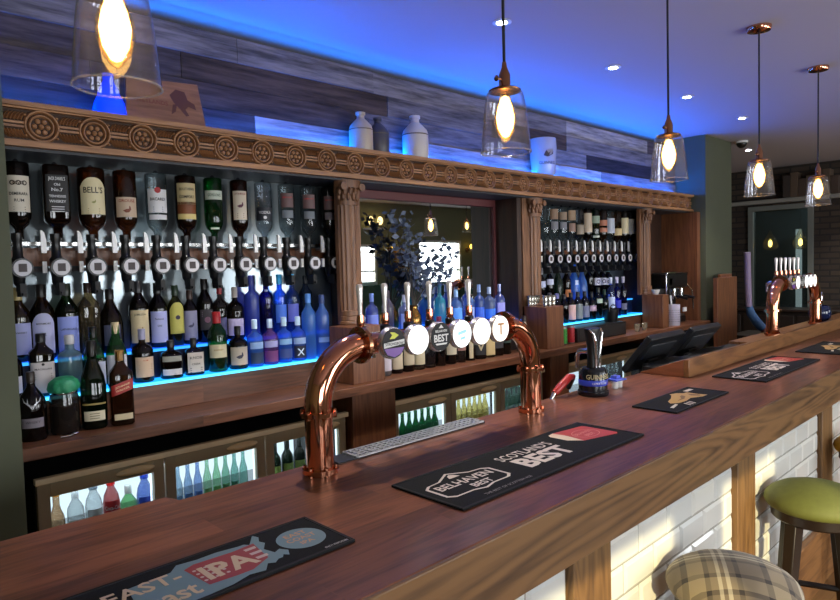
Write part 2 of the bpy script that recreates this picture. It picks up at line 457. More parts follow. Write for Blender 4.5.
# worktop of the back bar is its own thing
tag(MB().box(.52, 6.30, 2.5, 3.175, 1.045, 1.09).build('back_counter', BACK, None, .003), 'long brown wooden worktop behind the bar, under all the spirit bottles', 'worktop')
B('support_panel', MB().box(1.985, 2.275, 2.56, 2.9, 0, 1.045), BOXW, .003)
B('support_panel', MB().box(3.715, 3.94, 2.56, 2.9, 0, 1.045), BOXW, .003)
B('support_panel', MB().box(5.40, 5.46, 2.56, 2.9, 0, 1.045), BOXW, .003)
B('under_panel', MB().box(.52, 6.30, 3.12, 3.15, 0, 1.045), BLACKM)
# soffit under the cornice and mirror backs
B('soffit', MB().box(.52, 6.31, 2.70, 3.21, 2.136, 2.16), P((52, 54, 60), .5))
mr = plabel(B('mirror_panel', MB().box(2.226, 3.604, 2.95, 2.97, 1.296, 2.135), MIRROR), 'clear mirror')
GM = P((104, 113, 117), .16, .55)
B('mirror_panel', MB().box(.52, 2.178, 2.97, 2.985, 1.091, 2.135), GM)
B('mirror_panel', MB().box(3.87, 5.50, 2.97, 2.985, 1.091, 2.135), GM)
B('nook_panel', MB().box(5.545, 6.23, 2.95, 2.985, 1.091, 2.135), DARKW)
# jambs
B('jamb', MB().box(2.18, 2.225, 2.766, 3.20, 1.091, 2.135), DARKW)
B('jamb', MB().box(3.605, 3.65, 2.74, 3.20, 1.091, 2.135), DARKW)
B('jamb', MB().box(3.83, 3.88, 2.766, 2.97, 1.091, 2.135), DARKW)
B('jamb', MB().box(5.50, 5.54, 2.766, 2.97, 1.091, 2.135), DARKW)
B('jamb', MB().box(6.24, 6.31, 2.60, 2.985, 1.091, 2.135), BOXW)
RED = P((96, 44, 46), .5)
B('red_moulding', MB().box(2.226, 3.604, 2.925, 2.9495, 2.085, 2.135).box(3.58, 3.604, 2.925, 2.9495, 1.296, 2.085).box(2.226, 2.25, 2.925, 2.9495, 1.296, 2.085), RED, .004)
# pilasters
def pilaster(x0, x1, zb, xf):
    y = 2.735
    p = B('pilaster', MB().box(x0, x1, y, y + .03, zb, 2.14), PILW, .002)
    cx = xf; w = .062
    m = MB()
    # fluted half column: scalloped section swept up
    sec = []; nfl = 7
    for k in range(57):
        a = PI * k / 56
        r = w * (1 - .09 * abs(math.sin(a * nfl)))
        sec.append((-r * math.cos(a), -r * .62 * math.sin(a)))
    m.prism(sec, lambda u, v, d: (cx + u - bb.location.x, y + v - bb.location.y, d), zb + .07, 2.03)
    m.build('fluted_shaft', PILW, p)
    m = MB()
    for (r, z0, z1) in [(.078, zb, zb + .02), (.070, zb + .02, zb + .045), (.066, zb + .045, zb + .075)]:
        m.prism([(-r * math.cos(PI * k / 16), -r * .72 * math.sin(PI * k / 16)) for k in range(17)], lambda u, v, d: (cx + u, y + v - bb.location.y, d), z0, z1)
    m.build('foot', PILW, p, .003)
    m = MB()
    for (r, z0, z1) in [(.066, 2.01, 2.03), (.06, 2.03, 2.10), (.082, 2.10, 2.14)]:
        m.prism([(-r * math.cos(PI * k / 16), -r * .72 * math.sin(PI * k / 16)) for k in range(17)], lambda u, v, d: (cx + u, y + v - bb.location.y, d), z0, z1)
    for row, (zc, rr) in enumerate([(2.055, .062), (2.08, .066)]):   # acanthus leaves of the capital
        for k in range(6):
            a = PI * (k + .5 * (1 + row) / 1.5) / 6.3
            m.ellipsoid((cx - rr * math.cos(a), y - bb.location.y - rr * .74 * math.sin(a), zc), .011, .011, .024, 8, 6)
    for sx in (-1, 1):
        m.lathe([(0, -.012), (.02, -.012), (.02, .012), (0, .012)], cx + sx * .06, y - bb.location.y - .045, 2.105, 14, axis='Y')
    m.build('capital', PILW, p)
pilaster(2.065, 2.215, 1.3805, 2.13)
pilaster(3.66, 3.86, 1.3805, 3.79)
pilaster(5.36, 5.545, 1.3805, 5.46)
# cornice with carved frieze
cor = B('cornice', MB().box(.52, 6.31, 2.69, 2.85, 2.16, 2.295), CARV_SHADE)
m = MB()
fy = 2.69 - bb.location.y
X0, X1 = .52, 6.31
for z0, z1, t in [(2.145, 2.163, .03), (2.163, 2.169, .02), (2.287, 2.305, .034), (2.281, 2.287, .02)]:
    m.box(X0, X1, fy - t, fy, z0, z1)
def strip(pts, w0, t0=.006):
    """raised tapered ribbon along pts (x,z)"""
    n = len(pts)
    vs = []
    for i, (x, z) in enumerate(pts):
        p0 = pts[max(0, i - 1)]; p1 = pts[min(n - 1, i + 1)]
        dx, dz = p1[0] - p0[0], p1[1] - p0[1]; l = math.hypot(dx, dz) or 1
        w = w0 * (1 - .75 * i / (n - 1))
        nx, nz = -dz / l * w, dx / l * w
        vs += [(x + nx, fy, z + nz), (x, fy - t0 - .006, z), (x - nx, fy, z - nz)]
    fs = []
    for i in range(n - 1):
        a = 3 * i
        fs += [(a, a + 1, a + 4, a + 3), (a + 1, a + 2, a + 5, a + 4)]
    m.add(vs, fs)
pitch = .183; zc = 2.225
x = .684 - pitch
nro = 0
while x < 6.4:
    def torus(R0, r0, d):
        n1, n2 = 28, 6; vs = []
        for i in range(n1):
            a = 2 * PI * i / n1
            for j in range(n2):
                b_ = PI * j / (n2 - 1)
                rr = R0 + r0 * math.cos(b_)
                vs.append((x + rr * math.cos(a), fy - d * math.sin(b_), zc + rr * math.sin(a)))
        m.add(vs, [(i * n2 + j, i * n2 + j + 1, ((i + 1) % n1) * n2 + j + 1, ((i + 1) % n1) * n2 + j) for i in range(n1) for j in range(n2 - 1)])
    if .55 < x < 6.26:
        torus(.054, .0065, .018); torus(.039, .005, .014)
        for k in range(6):
            a = 2 * PI * k / 6
            m.ellipsoid((x + .022 * math.cos(a), fy - .003, zc + .022 * math.sin(a)), .0095, .008, .0095, 8, 6)
        m.ellipsoid((x, fy - .003, zc), .010, .012, .010, 8, 6)
    # link bar and leaves to the next rosette
    xa, xb = x + .058, x + pitch - .058
    xa_, xb_ = max(X0, xa), min(X1, xb)
    if xb_ > xa_:
        m.box(xa_, xb_, fy - .013, fy, zc - .011, zc - .003); m.box(xa_, xb_, fy - .013, fy, zc + .003, zc + .011)
        for sz in (-1, 1):
            for i in range(6):
                x0_ = xa + .002 + (xb - xa) * i / 6
                if x0_ < X0 + .01 or x0_ + .03 > X1: continue
                strip([(x0_, zc + sz * .017), (x0_ + .004, zc + sz * .028), (x0_ + .012, zc + sz * .040), (x0_ + .022, zc + sz * .046)], .0062)
            for sx in (-1, 1):
                xc = (x if sx > 0 else x + pitch)
                for i in range(3):
                    a = .62 + .3 * i
                    px, pz = xc + sx * .064 * math.cos(a), zc + sz * .064 * math.sin(a)
                    if X0 + .01 < px < X1 - .01 and abs(pz - zc) < .05: m.ellipsoid((px, fy - .002, pz), .007, .009, .005, 7, 5)
    x += pitch
m.build('carved_frieze', CARV, cor)
B('display_shelf', MB().box(.52, 6.31, 2.69, 2.849, 2.2955, 2.306), PILW)

# lit stepped shelves
LED = (30, 130, 255)
def lit_shelf(x0, x1, label, tiers):
    t = thing('lit_shelf', label, 'shelf', ((x0 + x1) / 2, 2.85, 1.09))
    def Q(n, mb, mt, bv=0.): return BP(n, mb, mt, t, bv)
    Q('front_board', MB().box(x0, x1, 2.75, 2.772, 1.0905, 1.204), BACK, .002)
    Q('glass_tread', MB().box(x0, x1, 2.744, 2.85, 1.205, 1.217), EM((30, 150, 255), 2.0))
    Q('glass_edge', MB().box(x0, x1, 2.7395, 2.7435, 1.205, 1.2165), EM((90, 215, 255), 2.2))
    if tiers > 1:
        Q('riser_board', MB().box(x0, x1, 2.852, 2.865, 1.0905, 1.332), P((16, 24, 52), .4))
        Q('glass_tread', MB().box(x0, x1, 2.852, 2.965, 1.333, 1.345), EM((25, 95, 255), 1.5))
        Q('glass_edge', MB().box(x0, x1, 2.8475, 2.8515, 1.333, 1.3445), EM((60, 170, 255), 1.5))
    return t
lit_shelf(.525, 2.06, 'blue lit two step bottle shelf in the bay beside the green wall', 2)
lit_shelf(3.885, 5.43, 'blue lit two step bottle shelf in the narrower bay by the coffee machine', 2)
t = thing('bottle_step', 'low dark step carrying gin bottles in front of the mirror', 'shelf', (2.92, 2.85, 1.09))
BP('step_body', MB().box(2.23, 3.60, 2.72, 2.945, 1.0905, 1.283), P((40, 30, 30), .4), t, .002)
BP('lit_top', MB().box(2.23, 3.60, 2.715, 2.945, 1.284, 1.294), EM((40, 120, 255), 1.6), t)

# wooden boxes at the foot of the pilasters
for x0, x1, lab in [(1.985, 2.195, 'brown wooden box on back counter, partly behind the copper pipe elbow'), (3.66, 3.86, 'brown wooden box on back counter carrying the row of steel measures'), (5.385, 5.505, 'brown wooden box on back counter with white cup on top')]:
    t = MB().box(0, x1 - x0, 0, .19, 0, .289).build('wooden_box', BOXW, None, .003, loc=(x0, 2.545, 1.0905)); tag(t, lab, 'box', 'wooden boxes on the back counter')

# ------------------------------------------------------------------ bottle coolers
FRM_ = P((184, 172, 140), .4)
def cooler(x0, label, w=1.39):
    t = thing('bottle_cooler', label, 'fridge', (x0 + w / 2, 2.85, 0), group='under counter bottle coolers')
    def Q(n, mb, mt, parent=t, bv=0.):
        mb.v = [(x - t.location.x, y - t.location.y, z) for x, y, z in mb.v]
        return mb.build(n, mt, parent, bv)
    D = P((44, 40, 36), .5)
    m = MB().box(x0, x0 + .02, 2.625, 3.1, .0, .93).box(x0 + w - .02, x0 + w, 2.625, 3.1, 0, .93).box(x0 + .02, x0 + w - .02, 2.625, 3.1, .895, .93).box(x0 + .02, x0 + w - .02, 2.625, 3.1, 0, .1)
    Q('cabinet', m, D)
    Q('top_rail', MB().box(x0 - .005, x0 + w + .005, 2.582, 2.612, .929, .952), P((236, 214, 174), .35), bv=.003)
    Q('lid', MB().box(x0 - .004, x0 + w + .004, 2.6125, 3.1, .9305, .948), P((16, 16, 17), .6))
    Q('light_panel', MB().box(x0 + .021, x0 + w - .021, 3.06, 3.09, .101, .894), EM((225, 240, 255), 1.5))
    Q('light_panel', MB().box(x0 + .021, x0 + w - .021, 2.63, 2.66, .885, .894), EM((225, 240, 255), 9.))
    Q('wire_shelf', MB().box(x0 + .021, x0 + w - .021, 2.63, 3.05, .625, .633), STEEL)
    dw = w / 3
    for i in range(3):
        a, b = x0 + i * dw + .003, x0 + (i + 1) * dw - .003
        m = MB().box(a, a + .042, 2.60, 2.625, .1, .925).box(b - .042, b, 2.60, 2.625, .1, .925).box(a + .042, b - .042, 2.60, 2.625, .875, .925).box(a + .042, b - .042, 2.60, 2.625, .1, .16)
        dr = Q('door', m, FRM_, bv=.002)
        Q('pane', MB().box(a + .042, b - .042, 2.61, 2.616, .16, .875), GLASS((235, 245, 245), .01), dr)
        m = MB(); cx = (b - .042) - .07
        m.ellipsoid((cx, 2.599, .902), .075, .022, .0155, 24, 12)
        Q('handle', m, P((250, 226, 176), .3), dr)
        m = MB().box(b - .05, b - .046, 2.617, 2.625, .16, .875)
        Q('strip_light', m, EM((225, 240, 255), 2.2), dr)
cooler(.58, 'bottle cooler with soft drinks, under counter beside the green wall')
cooler(2.285, 'bottle cooler behind the copper tap font, holding green and golden bottles')
cooler(3.95, 'bottle cooler behind the black stout tap, mostly hidden by the till')

# ------------------------------------------------------------------ bottles
PRF = {
 'round': [(0, 0), (.86, 0), (1, .02), (1, .60), (.93, .67), (.66, .74), (.42, .80), (.37, .84), (.37, .98), (.30, .985), (0, .985)],
 'optic': [(0, 0), (.84, 0), (.97, .012), (1, .03), (1, .66), (.96, .72), (.80, .785), (.50, .83), (.36, .86), (.34, .98), (.28, .985), (0, .985)],
 'optic_square': [(0, 0), (.84, 0), (.97, .012), (1, .03), (1, .70), (.95, .745), (.60, .80), (.38, .83), (.34, .98), (.28, .985), (0, .985)],
 'slim': [(0, 0), (.86, 0), (1, .02), (1, .66), (.95, .71), (.55, .78), (.40, .82), (.36, .86), (.36, .98), (.3, .985), (0, .985)],
 'squat': [(0, 0), (.9, 0), (1, .03), (1, .52), (.97, .60), (.80, .67), (.40, .72), (.30, .75), (.30, .98), (.25, .985), (0, .985)],
 'bell': [(0, 0), (.9, 0), (1, .03), (.97, .45), (.86, .58), (.55, .70), (.34, .80), (.31, .86), (.31, .98), (.25, .985), (0, .985)],
 'vodka': [(0, 0), (.9, 0), (1, .02), (1, .62), (.96, .66), (.80, .70), (.45, .735), (.37, .76), (.36, .98), (.3, .985), (0, .985)],
 'dalmore': [(0, 0), (.9, 0), (1, .04), (1, .50), (.92, .60), (.6, .70), (.32, .78), (.27, .84), (.27, .98), (.2, .985), (0, .985)],
 'triang': [(0, 0), (.86, 0), (.96, .02), (1, .25), (.98, .48), (.85, .60), (.50, .74), (.36, .80), (.33, .98), (.25, .985), (0, .985)],
 'wine': [(0, 0), (.9, 0), (1, .02), (1, .58), (.92, .65), (.50, .74), (.40, .78), (.38, .98), (.3, .985), (0, .985)],
 'beer': [(0, 0), (.88, 0), (1, .03), (1, .54), (.92, .62), (.60, .72), (.44, .80), (.42, .97), (.36, .985), (0, .985)],
 'pet': [(0, 0), (.7, 0), (.95, .05), (1, .12), (.93, .35), (1, .5), (1, .62), (.85, .74), (.45, .86), (.40, .9), (.4, .985), (0, .985)],
 'can': [(0, .005), (.78, 0), (.85, .01), (1, .06), (1, .90), (.82, .985), (.86, 1.0), (.80, 1.0), (.78, .985), (0, .985)],
}
CAPZ = {'optic': .86, 'optic_square': .86, 'round': .83, 'slim': .86, 'squat': .80, 'bell': .84, 'vodka': .84, 'dalmore': .84, 'triang': .82, 'wine': .76, 'beer': .955, 'pet': .9}
NECK = {k: max(r for r, z in PRF[k] if z >= .83) for k in PRF}
SHAPES = {}
def body_mesh(kind, r, h, n, ry, inv, mat):
    k = (kind, r, h, n, ry, inv, mat.name)
    if k not in SHAPES:
        pr = [(a * r, (b * h) if not inv else h - b * h) for a, b in PRF[kind]]
        if inv: pr = pr[::-1]
        seg = 28 if n == 2 else 40
        SHAPES[k] = MB().lathe(pr, seg=seg, n=n, ry=ry).mesh('bottle', mat, 50)
    return SHAPES[k]
def cap_mesh(kind, r, h, inv, mat, long=0.):
    k = ('cap', kind, r, h, inv, mat.name, long)
    if k not in SHAPES:
        q = NECK[kind] * r * 1.12; z0 = (CAPZ[kind] - long) * h; z1 = h
        pr = [(q, z0), (q * 1.02, z0 + .004), (q * 1.02, z1 - .003), (q * .9, z1), (0, z1)]
        if inv: pr = [(a, h - b) for a, b in pr][::-1]
        SHAPES[k] = MB().lathe(pr, seg=18).mesh('cap', mat, 40)
    return SHAPES[k]
def surf(r, n, ry, off):
    def fn(u, v):        # u along the curve (m), v height; front faces -Y
        a = u / r - PI / 2
        c_, s_ = math.cos(a), math.sin(a)
        q = 1. if n == 2 else (abs(c_) ** n + abs(s_) ** n) ** (-1. / n)
        return ((r * q + off) * c_, (r * q + off) * s_ * ry, v)
    return fn
def label_part(parent, r, n, ry, z0, z1, half, mat, arch=False, name='label', off=.0008):
    m = MB(); fn = surf(r, n, ry, off); k = 14
    us = [-half * r + 2 * half * r * i / k for i in range(k + 1)]
    zt = [z1 - (.25 * (z1 - z0) * (abs(2 * i / k - 1) ** 2.5) if arch else 0) for i in range(k + 1)]
    vs = [fn(u, z0) for u in us] + [fn(u, zz) for u, zz in zip(us, zt)]
    m.add(vs, [(i, i + 1, k + 2 + i, k + 1 + i) for i in range(k)])
    return m.build(name, mat, parent)
def bottle(name, label, loc, kind='round', r=.04, h=.30, tint=(70, 34, 14), cap=(20, 20, 20), labels=(), texts=(), n=2., ry=1., inv=False, rz=None, group=None, cat='bottle', frost=0., body=.06, longcap=0., edge=.35, marks=None):
    mat = GLASS(tint, body, edge, .02, frost)
    o = link(name, body_mesh(kind, r, h, n, ry, inv, mat), None, 0, loc)
    tag(o, label, cat, group)
    if rz is None: rz = -math.atan2(loc[0], loc[1]) * .55 + R.uniform(-.12, .12)
    o.rotation_euler = (0, 0, rz)
    if inv:
        if 'clip' not in SHAPES: SHAPES['clip'] = MB().lathe([(0, 0), (.012, 0), (.010, .008), (.004, .014), (0, .014)], 0, 0, .300, 12).mesh('base_clip', CHROME)
        link('base_clip', SHAPES['clip'], o)
    if cap and not inv:
        link('cap', cap_mesh(kind, r, h, inv, P(cap, .35), longcap), o)
    for i, lb in enumerate(labels):
        z0, z1, half, c = lb[:4]; arch = len(lb) > 4 and lb[4] == 'arch'
        zl = [z0 * h, z1 * h]
        rr = max(a for a, b in PRF[kind] if True) * r
        zm = (z0 + z1) / 2; zp = (1 - zm) if inv else zm
        pr = PRF[kind]; rr = r
        for (ra, za), (rb, zb) in zip(pr, pr[1:]):
            if za <= zp <= zb and zb > za: rr = r * (ra + (rb - ra) * (zp - za) / (zb - za))
        rr = max(rr, 0.004)
        lp = label_part(o, rr, n, ry, zl[0], zl[1], half, P(c, .55), arch)
        bycol = {}
        for tx in texts:
            if tx[0] == i: bycol.setdefault(tx[4], []).append(tx)
        for c2, tl in bycol.items():
            mm = MB(); fn = surf(rr, n, ry, .0022)
            for (_, s, size, zf, _c) in tl:
                if callable(s): s(mm, fn, zl[0] + (zl[1] - zl[0]) * zf, size)
                else: mm.text(s, size, 0, zl[0] + (zl[1] - zl[0]) * zf, fn, fit=2 * min(half, .95) * rr * .74, bold=.012)
            mm.build('lettering', P(c2, .5), lp, 0, 0)
    return o

K_ = (24, 20, 18); CRM = (212, 204, 186); WHT = (222, 222, 224); GLD = (176, 138, 70)
def seal(mm, fn, z, s): mm.disc(s, 0, z, fn, 18)
def oval3(mm, fn, z, s):
    for u in (-2.1 * s, 0, 2.1 * s): mm.ring(s, .55 * s, u, z, fn, 16)
def bars(mm, fn, z, s):
    for i in (0, 1, 2): mm.flat([(-s, z - i * .009), (s, z - i * .009), (s, z - i * .009 + .003), (-s, z - i * .009 + .003)], fn)
def bird(mm, fn, z, s):
    mm.flat([(u * s, z + v * s) for u, v in [(-1, -.2), (-.3, -.7), (.4, -.6), (.9, .1), (.7, .9), (.45, .95), (.4, .3), (-.2, .2)]], fn)
def square_mark(mm, fn, z, s): mm.flat([(-s, z - s), (s, z - s), (s, z + s), (-s, z + s)], fn)
def stag(mm, fn, z, s):
    for q in (-1, 1):
        pts = [(0, -.9), (.25, -.1), (.9, .35), (1.2, 1.), (1.05, .3), (.4, -.3)]
        mm.flat([(q * u * s, z + v * s) for u, v in pts][::q], fn)
        mm.flat([(q * u * s, z + v * s) for u, v in [(.45, 0), (.55, .9), (.65, .1)]][::q], fn)

# --- optics, left rail: twelve inverted bottles
OX = [.613 + .1337 * i for i in range(12)]
AMB = (92, 44, 16); DAMB = (46, 20, 12); CLR = (196, 208, 212); GRN = (24, 92, 44)
LO = [
 dict(tint=(30, 17, 12), r=.044, labels=[(.36, .82, 1.0, CRM)], texts=[(0, oval3, .0095, .80, (60, 44, 30)), (0, 'OVD', .018, .80, (60, 44, 30)), (0, 'DEMERARA', .016, .50, K_), (0, 'RUM', .016, .32, K_), (0, bars, .02, .12, (120, 110, 95))], d='dark rum, cream label'),
 dict(tint=(40, 16, 8), kind='optic_square', n=5., r=.047, ry=.95, labels=[(.38, .86, .74, (22, 21, 22))], texts=[(0, "JACK DANIEL'S", .018, .90, WHT), (0, 'Old', .014, .74, WHT), (0, 'No.7', .018, .60, WHT), (0, 'TENNESSEE', .013, .42, WHT), (0, 'WHISKEY', .015, .28, WHT), (0, bars, .02, .12, WHT)], d='square shape, black label'),
 dict(tint=AMB, r=.052, labels=[(.36, .86, 1.0, (226, 214, 172), 'arch')], texts=[(0, "BELL'S", .034, .66, K_), (0, bird, .009, .34, (150, 150, 80)), (0, bars, .022, .14, (150, 130, 90))], d='amber whisky, arched cream label'),
 dict(tint=AMB, r=.046, labels=[(.34, .62, 1.0, (200, 176, 150))], texts=[(0, 'GROUSE', .017, .82, (150, 60, 40)), (0, bird, .017, .36, (120, 56, 30))], d='amber whisky, pale bird label'),
 dict(tint=CLR, r=.045, labels=[(.42, .76, 1.0, (224, 224, 226)), (.32, .39, .9, (214, 214, 218))], texts=[(0, seal, .013, .96, (168, 30, 40)), (0, 'BACARDI', .018, .58, K_), (0, bars, .02, .22, (110, 110, 120))], d='clear rum, white label, red seal'),
 dict(tint=(58, 26, 14), r=.046, labels=[(.56, .88, 1.0, (196, 178, 132)), (.42, .60, 1.0, (120, 66, 30)), (.34, .42, 1.0, (206, 186, 120))], texts=[(0, 'SOUTHERN', .016, .72, K_), (0, 'COMFORT', .018, .36, K_)], d='amber liqueur, tan and brown label'),
 dict(tint=(16, 104, 40), r=.042, labels=[(.66, .80, 1.1, (196, 204, 190)), (.20, .24, .6, (206, 220, 200))], texts=[(0, "GORDON'S", .018, .5, (30, 80, 40))], d='green gin, white band'),
 dict(tint=(58, 24, 14), r=.041, labels=[(.36, .82, .85, (208, 196, 176))], texts=[(0, 'CAPTAIN MORGAN', .014, .90, (120, 40, 30)), (0, bird, .016, .50, (90, 40, 60)), (0, bars, .016, .2, (120, 80, 60))], d='spiced rum, cream portrait label'),
 dict(tint=(196, 204, 214), r=.042, labels=[(.36, .58, 1.1, (34, 38, 46))], texts=[(0, 'VODKA', .02, .62, WHT), (0, seal, .008, .24, WHT)], d='clear spirit, black band'),
 dict(tint=CLR, r=.042, labels=[(.60, .84, .8, (110, 84, 84)), (.42, .55, .7, (120, 128, 136))], texts=[(0, 'SMIRNOFF', .011, .7, (190, 60, 60))], d='clear vodka, first of the three with a dark red label'),
 dict(tint=CLR, r=.042, labels=[(.60, .84, .8, (110, 84, 84)), (.42, .55, .7, (120, 128, 136))], texts=[(0, 'SMIRNOFF', .011, .7, (190, 60, 60))], d='clear vodka, dark red label'),
 dict(tint=(150, 140, 140), r=.041, labels=[(.60, .84, .8, (104, 76, 76)), (.42, .55, .7, (110, 100, 106))], texts=[(0, 'SMIRNOFF', .011, .7, (190, 60, 60))], d='clear vodka, red label, beside pilaster'),
]
def optic(x, label, gr):
    t = thing('optic_dispenser', label, 'optic', (x + .012, 2.868, 1.62), 0, gr)
    k = 'optic' 
    if k not in SHAPES:
        SHAPES[k] = True
        m = MB().lathe([(0, .0), (.012, 0), (.012, .02), (.020, .03), (.022, .06), (.026, .075), (.026, .125), (.018, .135), (.016, .19), (.020, .20), (.020, .225), (0, .225)], seg=16)
        SHAPES['o1'] = m.mesh('measure_body', BLACK)
        SHAPES['o2'] = MB().lathe([(0, -.012), (.037, -.012), (.037, .006), (0, .006)], 0, -.05, .09, 24, axis='Y').mesh('badge_rim', BLACK)
        m = MB().lathe([(0, -.001), (.031, -.001), (.031, .001), (0, .001)], 0, -.0635, .09, 24, axis='Y'); SHAPES['o3'] = m.mesh('badge_face', P((202, 200, 204), .4))
        m = MB().box(-.014, .014, -.0665, -.065, .075, .106); SHAPES['o4'] = m.mesh('badge_print', P((56, 44, 44), .5))
        m = MB().box(-.010, .010, -.055, .0, -.02, .03).box(-.006, .006, -.07, -.05, -.015, -.005); SHAPES['o5'] = m.mesh('lever', BLACKM)
        m = MB().prism([(-.055, .148), (-.036, .148), (-.036, .20), (-.042, .228), (-.05, .238), (-.055, .238)], lambda u, v, d: (u, d, v), -.012, -.002); m.box(-.053, -.038, -.012, -.004, .07, .115)
        SHAPES['o6'] = m.mesh('wall_bracket', P((250, 250, 248), .35))
        m = MB().box(-.05, .016, .012, .05, .16, .172); SHAPES['o7'] = m.mesh('clamp_arm', STEEL)
        SHAPES['o8'] = MB().lathe([(0, 0), (.012, 0), (.010, .008), (.004, .014), (0, .014)], 0, 0, .497, 12).mesh('top_clip', CHROME)
    link('measure_body', SHAPES['o1'], t); rim = link('badge_rim', SHAPES['o2'], t); f = link('badge_face', SHAPES['o3'], rim); link('badge_print', SHAPES['o4'], rim)
    link('lever', SHAPES['o5'], t); link('wall_bracket', SHAPES['o6'], t); link('clamp_arm', SHAPES['o7'], t)
    return t
LO[9]['d'] = 'clear vodka, dark red label'
for i, (x, d) in enumerate(zip(OX, LO)):
    d = dict(d); desc = d.pop('d')
    bottle('spirit_bottle', '%s inverted bottle from the green wall on optics, %s' % (ORD[i], desc), (x + .022, 2.868, 1.816), inv=True, h=.30, group='inverted bottles beside the green wall', rz=-.10 - .035 * i, **{'kind': 'optic', **d})
    optic(x, 'optic dispenser under the %s inverted bottle from the green wall' % ORD[i], 'optics beside the green wall')
def rail(x0, x1, label):
    t = thing('optic_rail', label, 'rail', ((x0 + x1) / 2, 2.95, 1.70))
    BP('upper_bar', MB().box(x0, x1, 2.925, 2.94, 1.80, 1.815), P((190, 190, 188), .25, 1.), t)
    BP('lower_bar', MB().box(x0, x1, 2.925, 2.94, 1.695, 1.71), P((70, 66, 66), .3, 1.), t)
    BP('reflection_band', MB().box(x0, x1, 2.945, 2.965, 1.718, 1.792), BOXW, t)  # brown board put in for a band reflected in the bay mirror
rail(.525, 2.165, 'wall rail carrying the twelve optics beside the green wall')
rail(3.885, 5.435, 'wall rail carrying the twelve optics near the coffee machine')
# right rail
RX = [4.09 + .1215 * i for i in range(12)]
RO = [dict(tint=CLR, d='clear spirit, plain'), 
 dict(tint=CLR, labels=[(.66, .92, .8, (150, 120, 96)), (.40, .6, .7, (130, 130, 136))], d='clear vodka, tan label'), 
 dict(tint=CLR, labels=[(.66, .86, .8, (150, 128, 108)), (.42, .6, .7, (130, 130, 136))], d='clear vodka, small tan label'),
 dict(tint=CLR, labels=[(.66, .92, .8, (168, 140, 112)), (.36, .58, .7, (150, 120, 104))], d='clear vodka, tan and brown labels'),
 dict(tint=(150, 160, 170), labels=[(.30, .56, .8, (150, 138, 120))], d='clear spirit, low beige label'),
 dict(tint=(40, 22, 16), labels=[(.36, .88, .9, (206, 186, 160))], d='dark rum, tall cream label'),
 dict(tint=(14, 50, 26), labels=[(.62, .82, .9, (150, 170, 150)), (.22, .32, .8, (180, 190, 180))], d='dark green, pale band'),
 dict(tint=(70, 40, 26), labels=[(.56, .72, .9, (190, 120, 90)), (.38, .5, .9, (196, 130, 104))], d='amber, orange bands'),
 dict(tint=CLR, labels=[(.36, .78, .9, (196, 204, 220))], d='clear gin, pale blue label'),
 dict(tint=(90, 52, 24), labels=[(.30, .50, .9, (214, 190, 140))], d='amber, low cream label'),
 dict(tint=(60, 50, 34), labels=[(.36, .82, 1.0, (222, 208, 168))], d='tall pale yellow label'),
 dict(tint=(30, 18, 14), labels=[(.36, .80, .9, (200, 198, 190))], d='dark, white label beside pilaster')]
for i, (x, d) in enumerate(zip(RX, RO)):
    d = dict(d); desc = d.pop('d')
    bottle('spirit_bottle', '%s inverted bottle from left near coffee machine, %s' % (ORD[i], desc), (x + .01, 2.868, 1.816), inv=True, h=.30, r=.045, group='inverted bottles near the coffee machine', rz=-.5, kind='optic', **d)
    optic(x, '%s optic dispenser from left on the rail near coffee machine' % ORD[i], 'optics near the coffee machine')

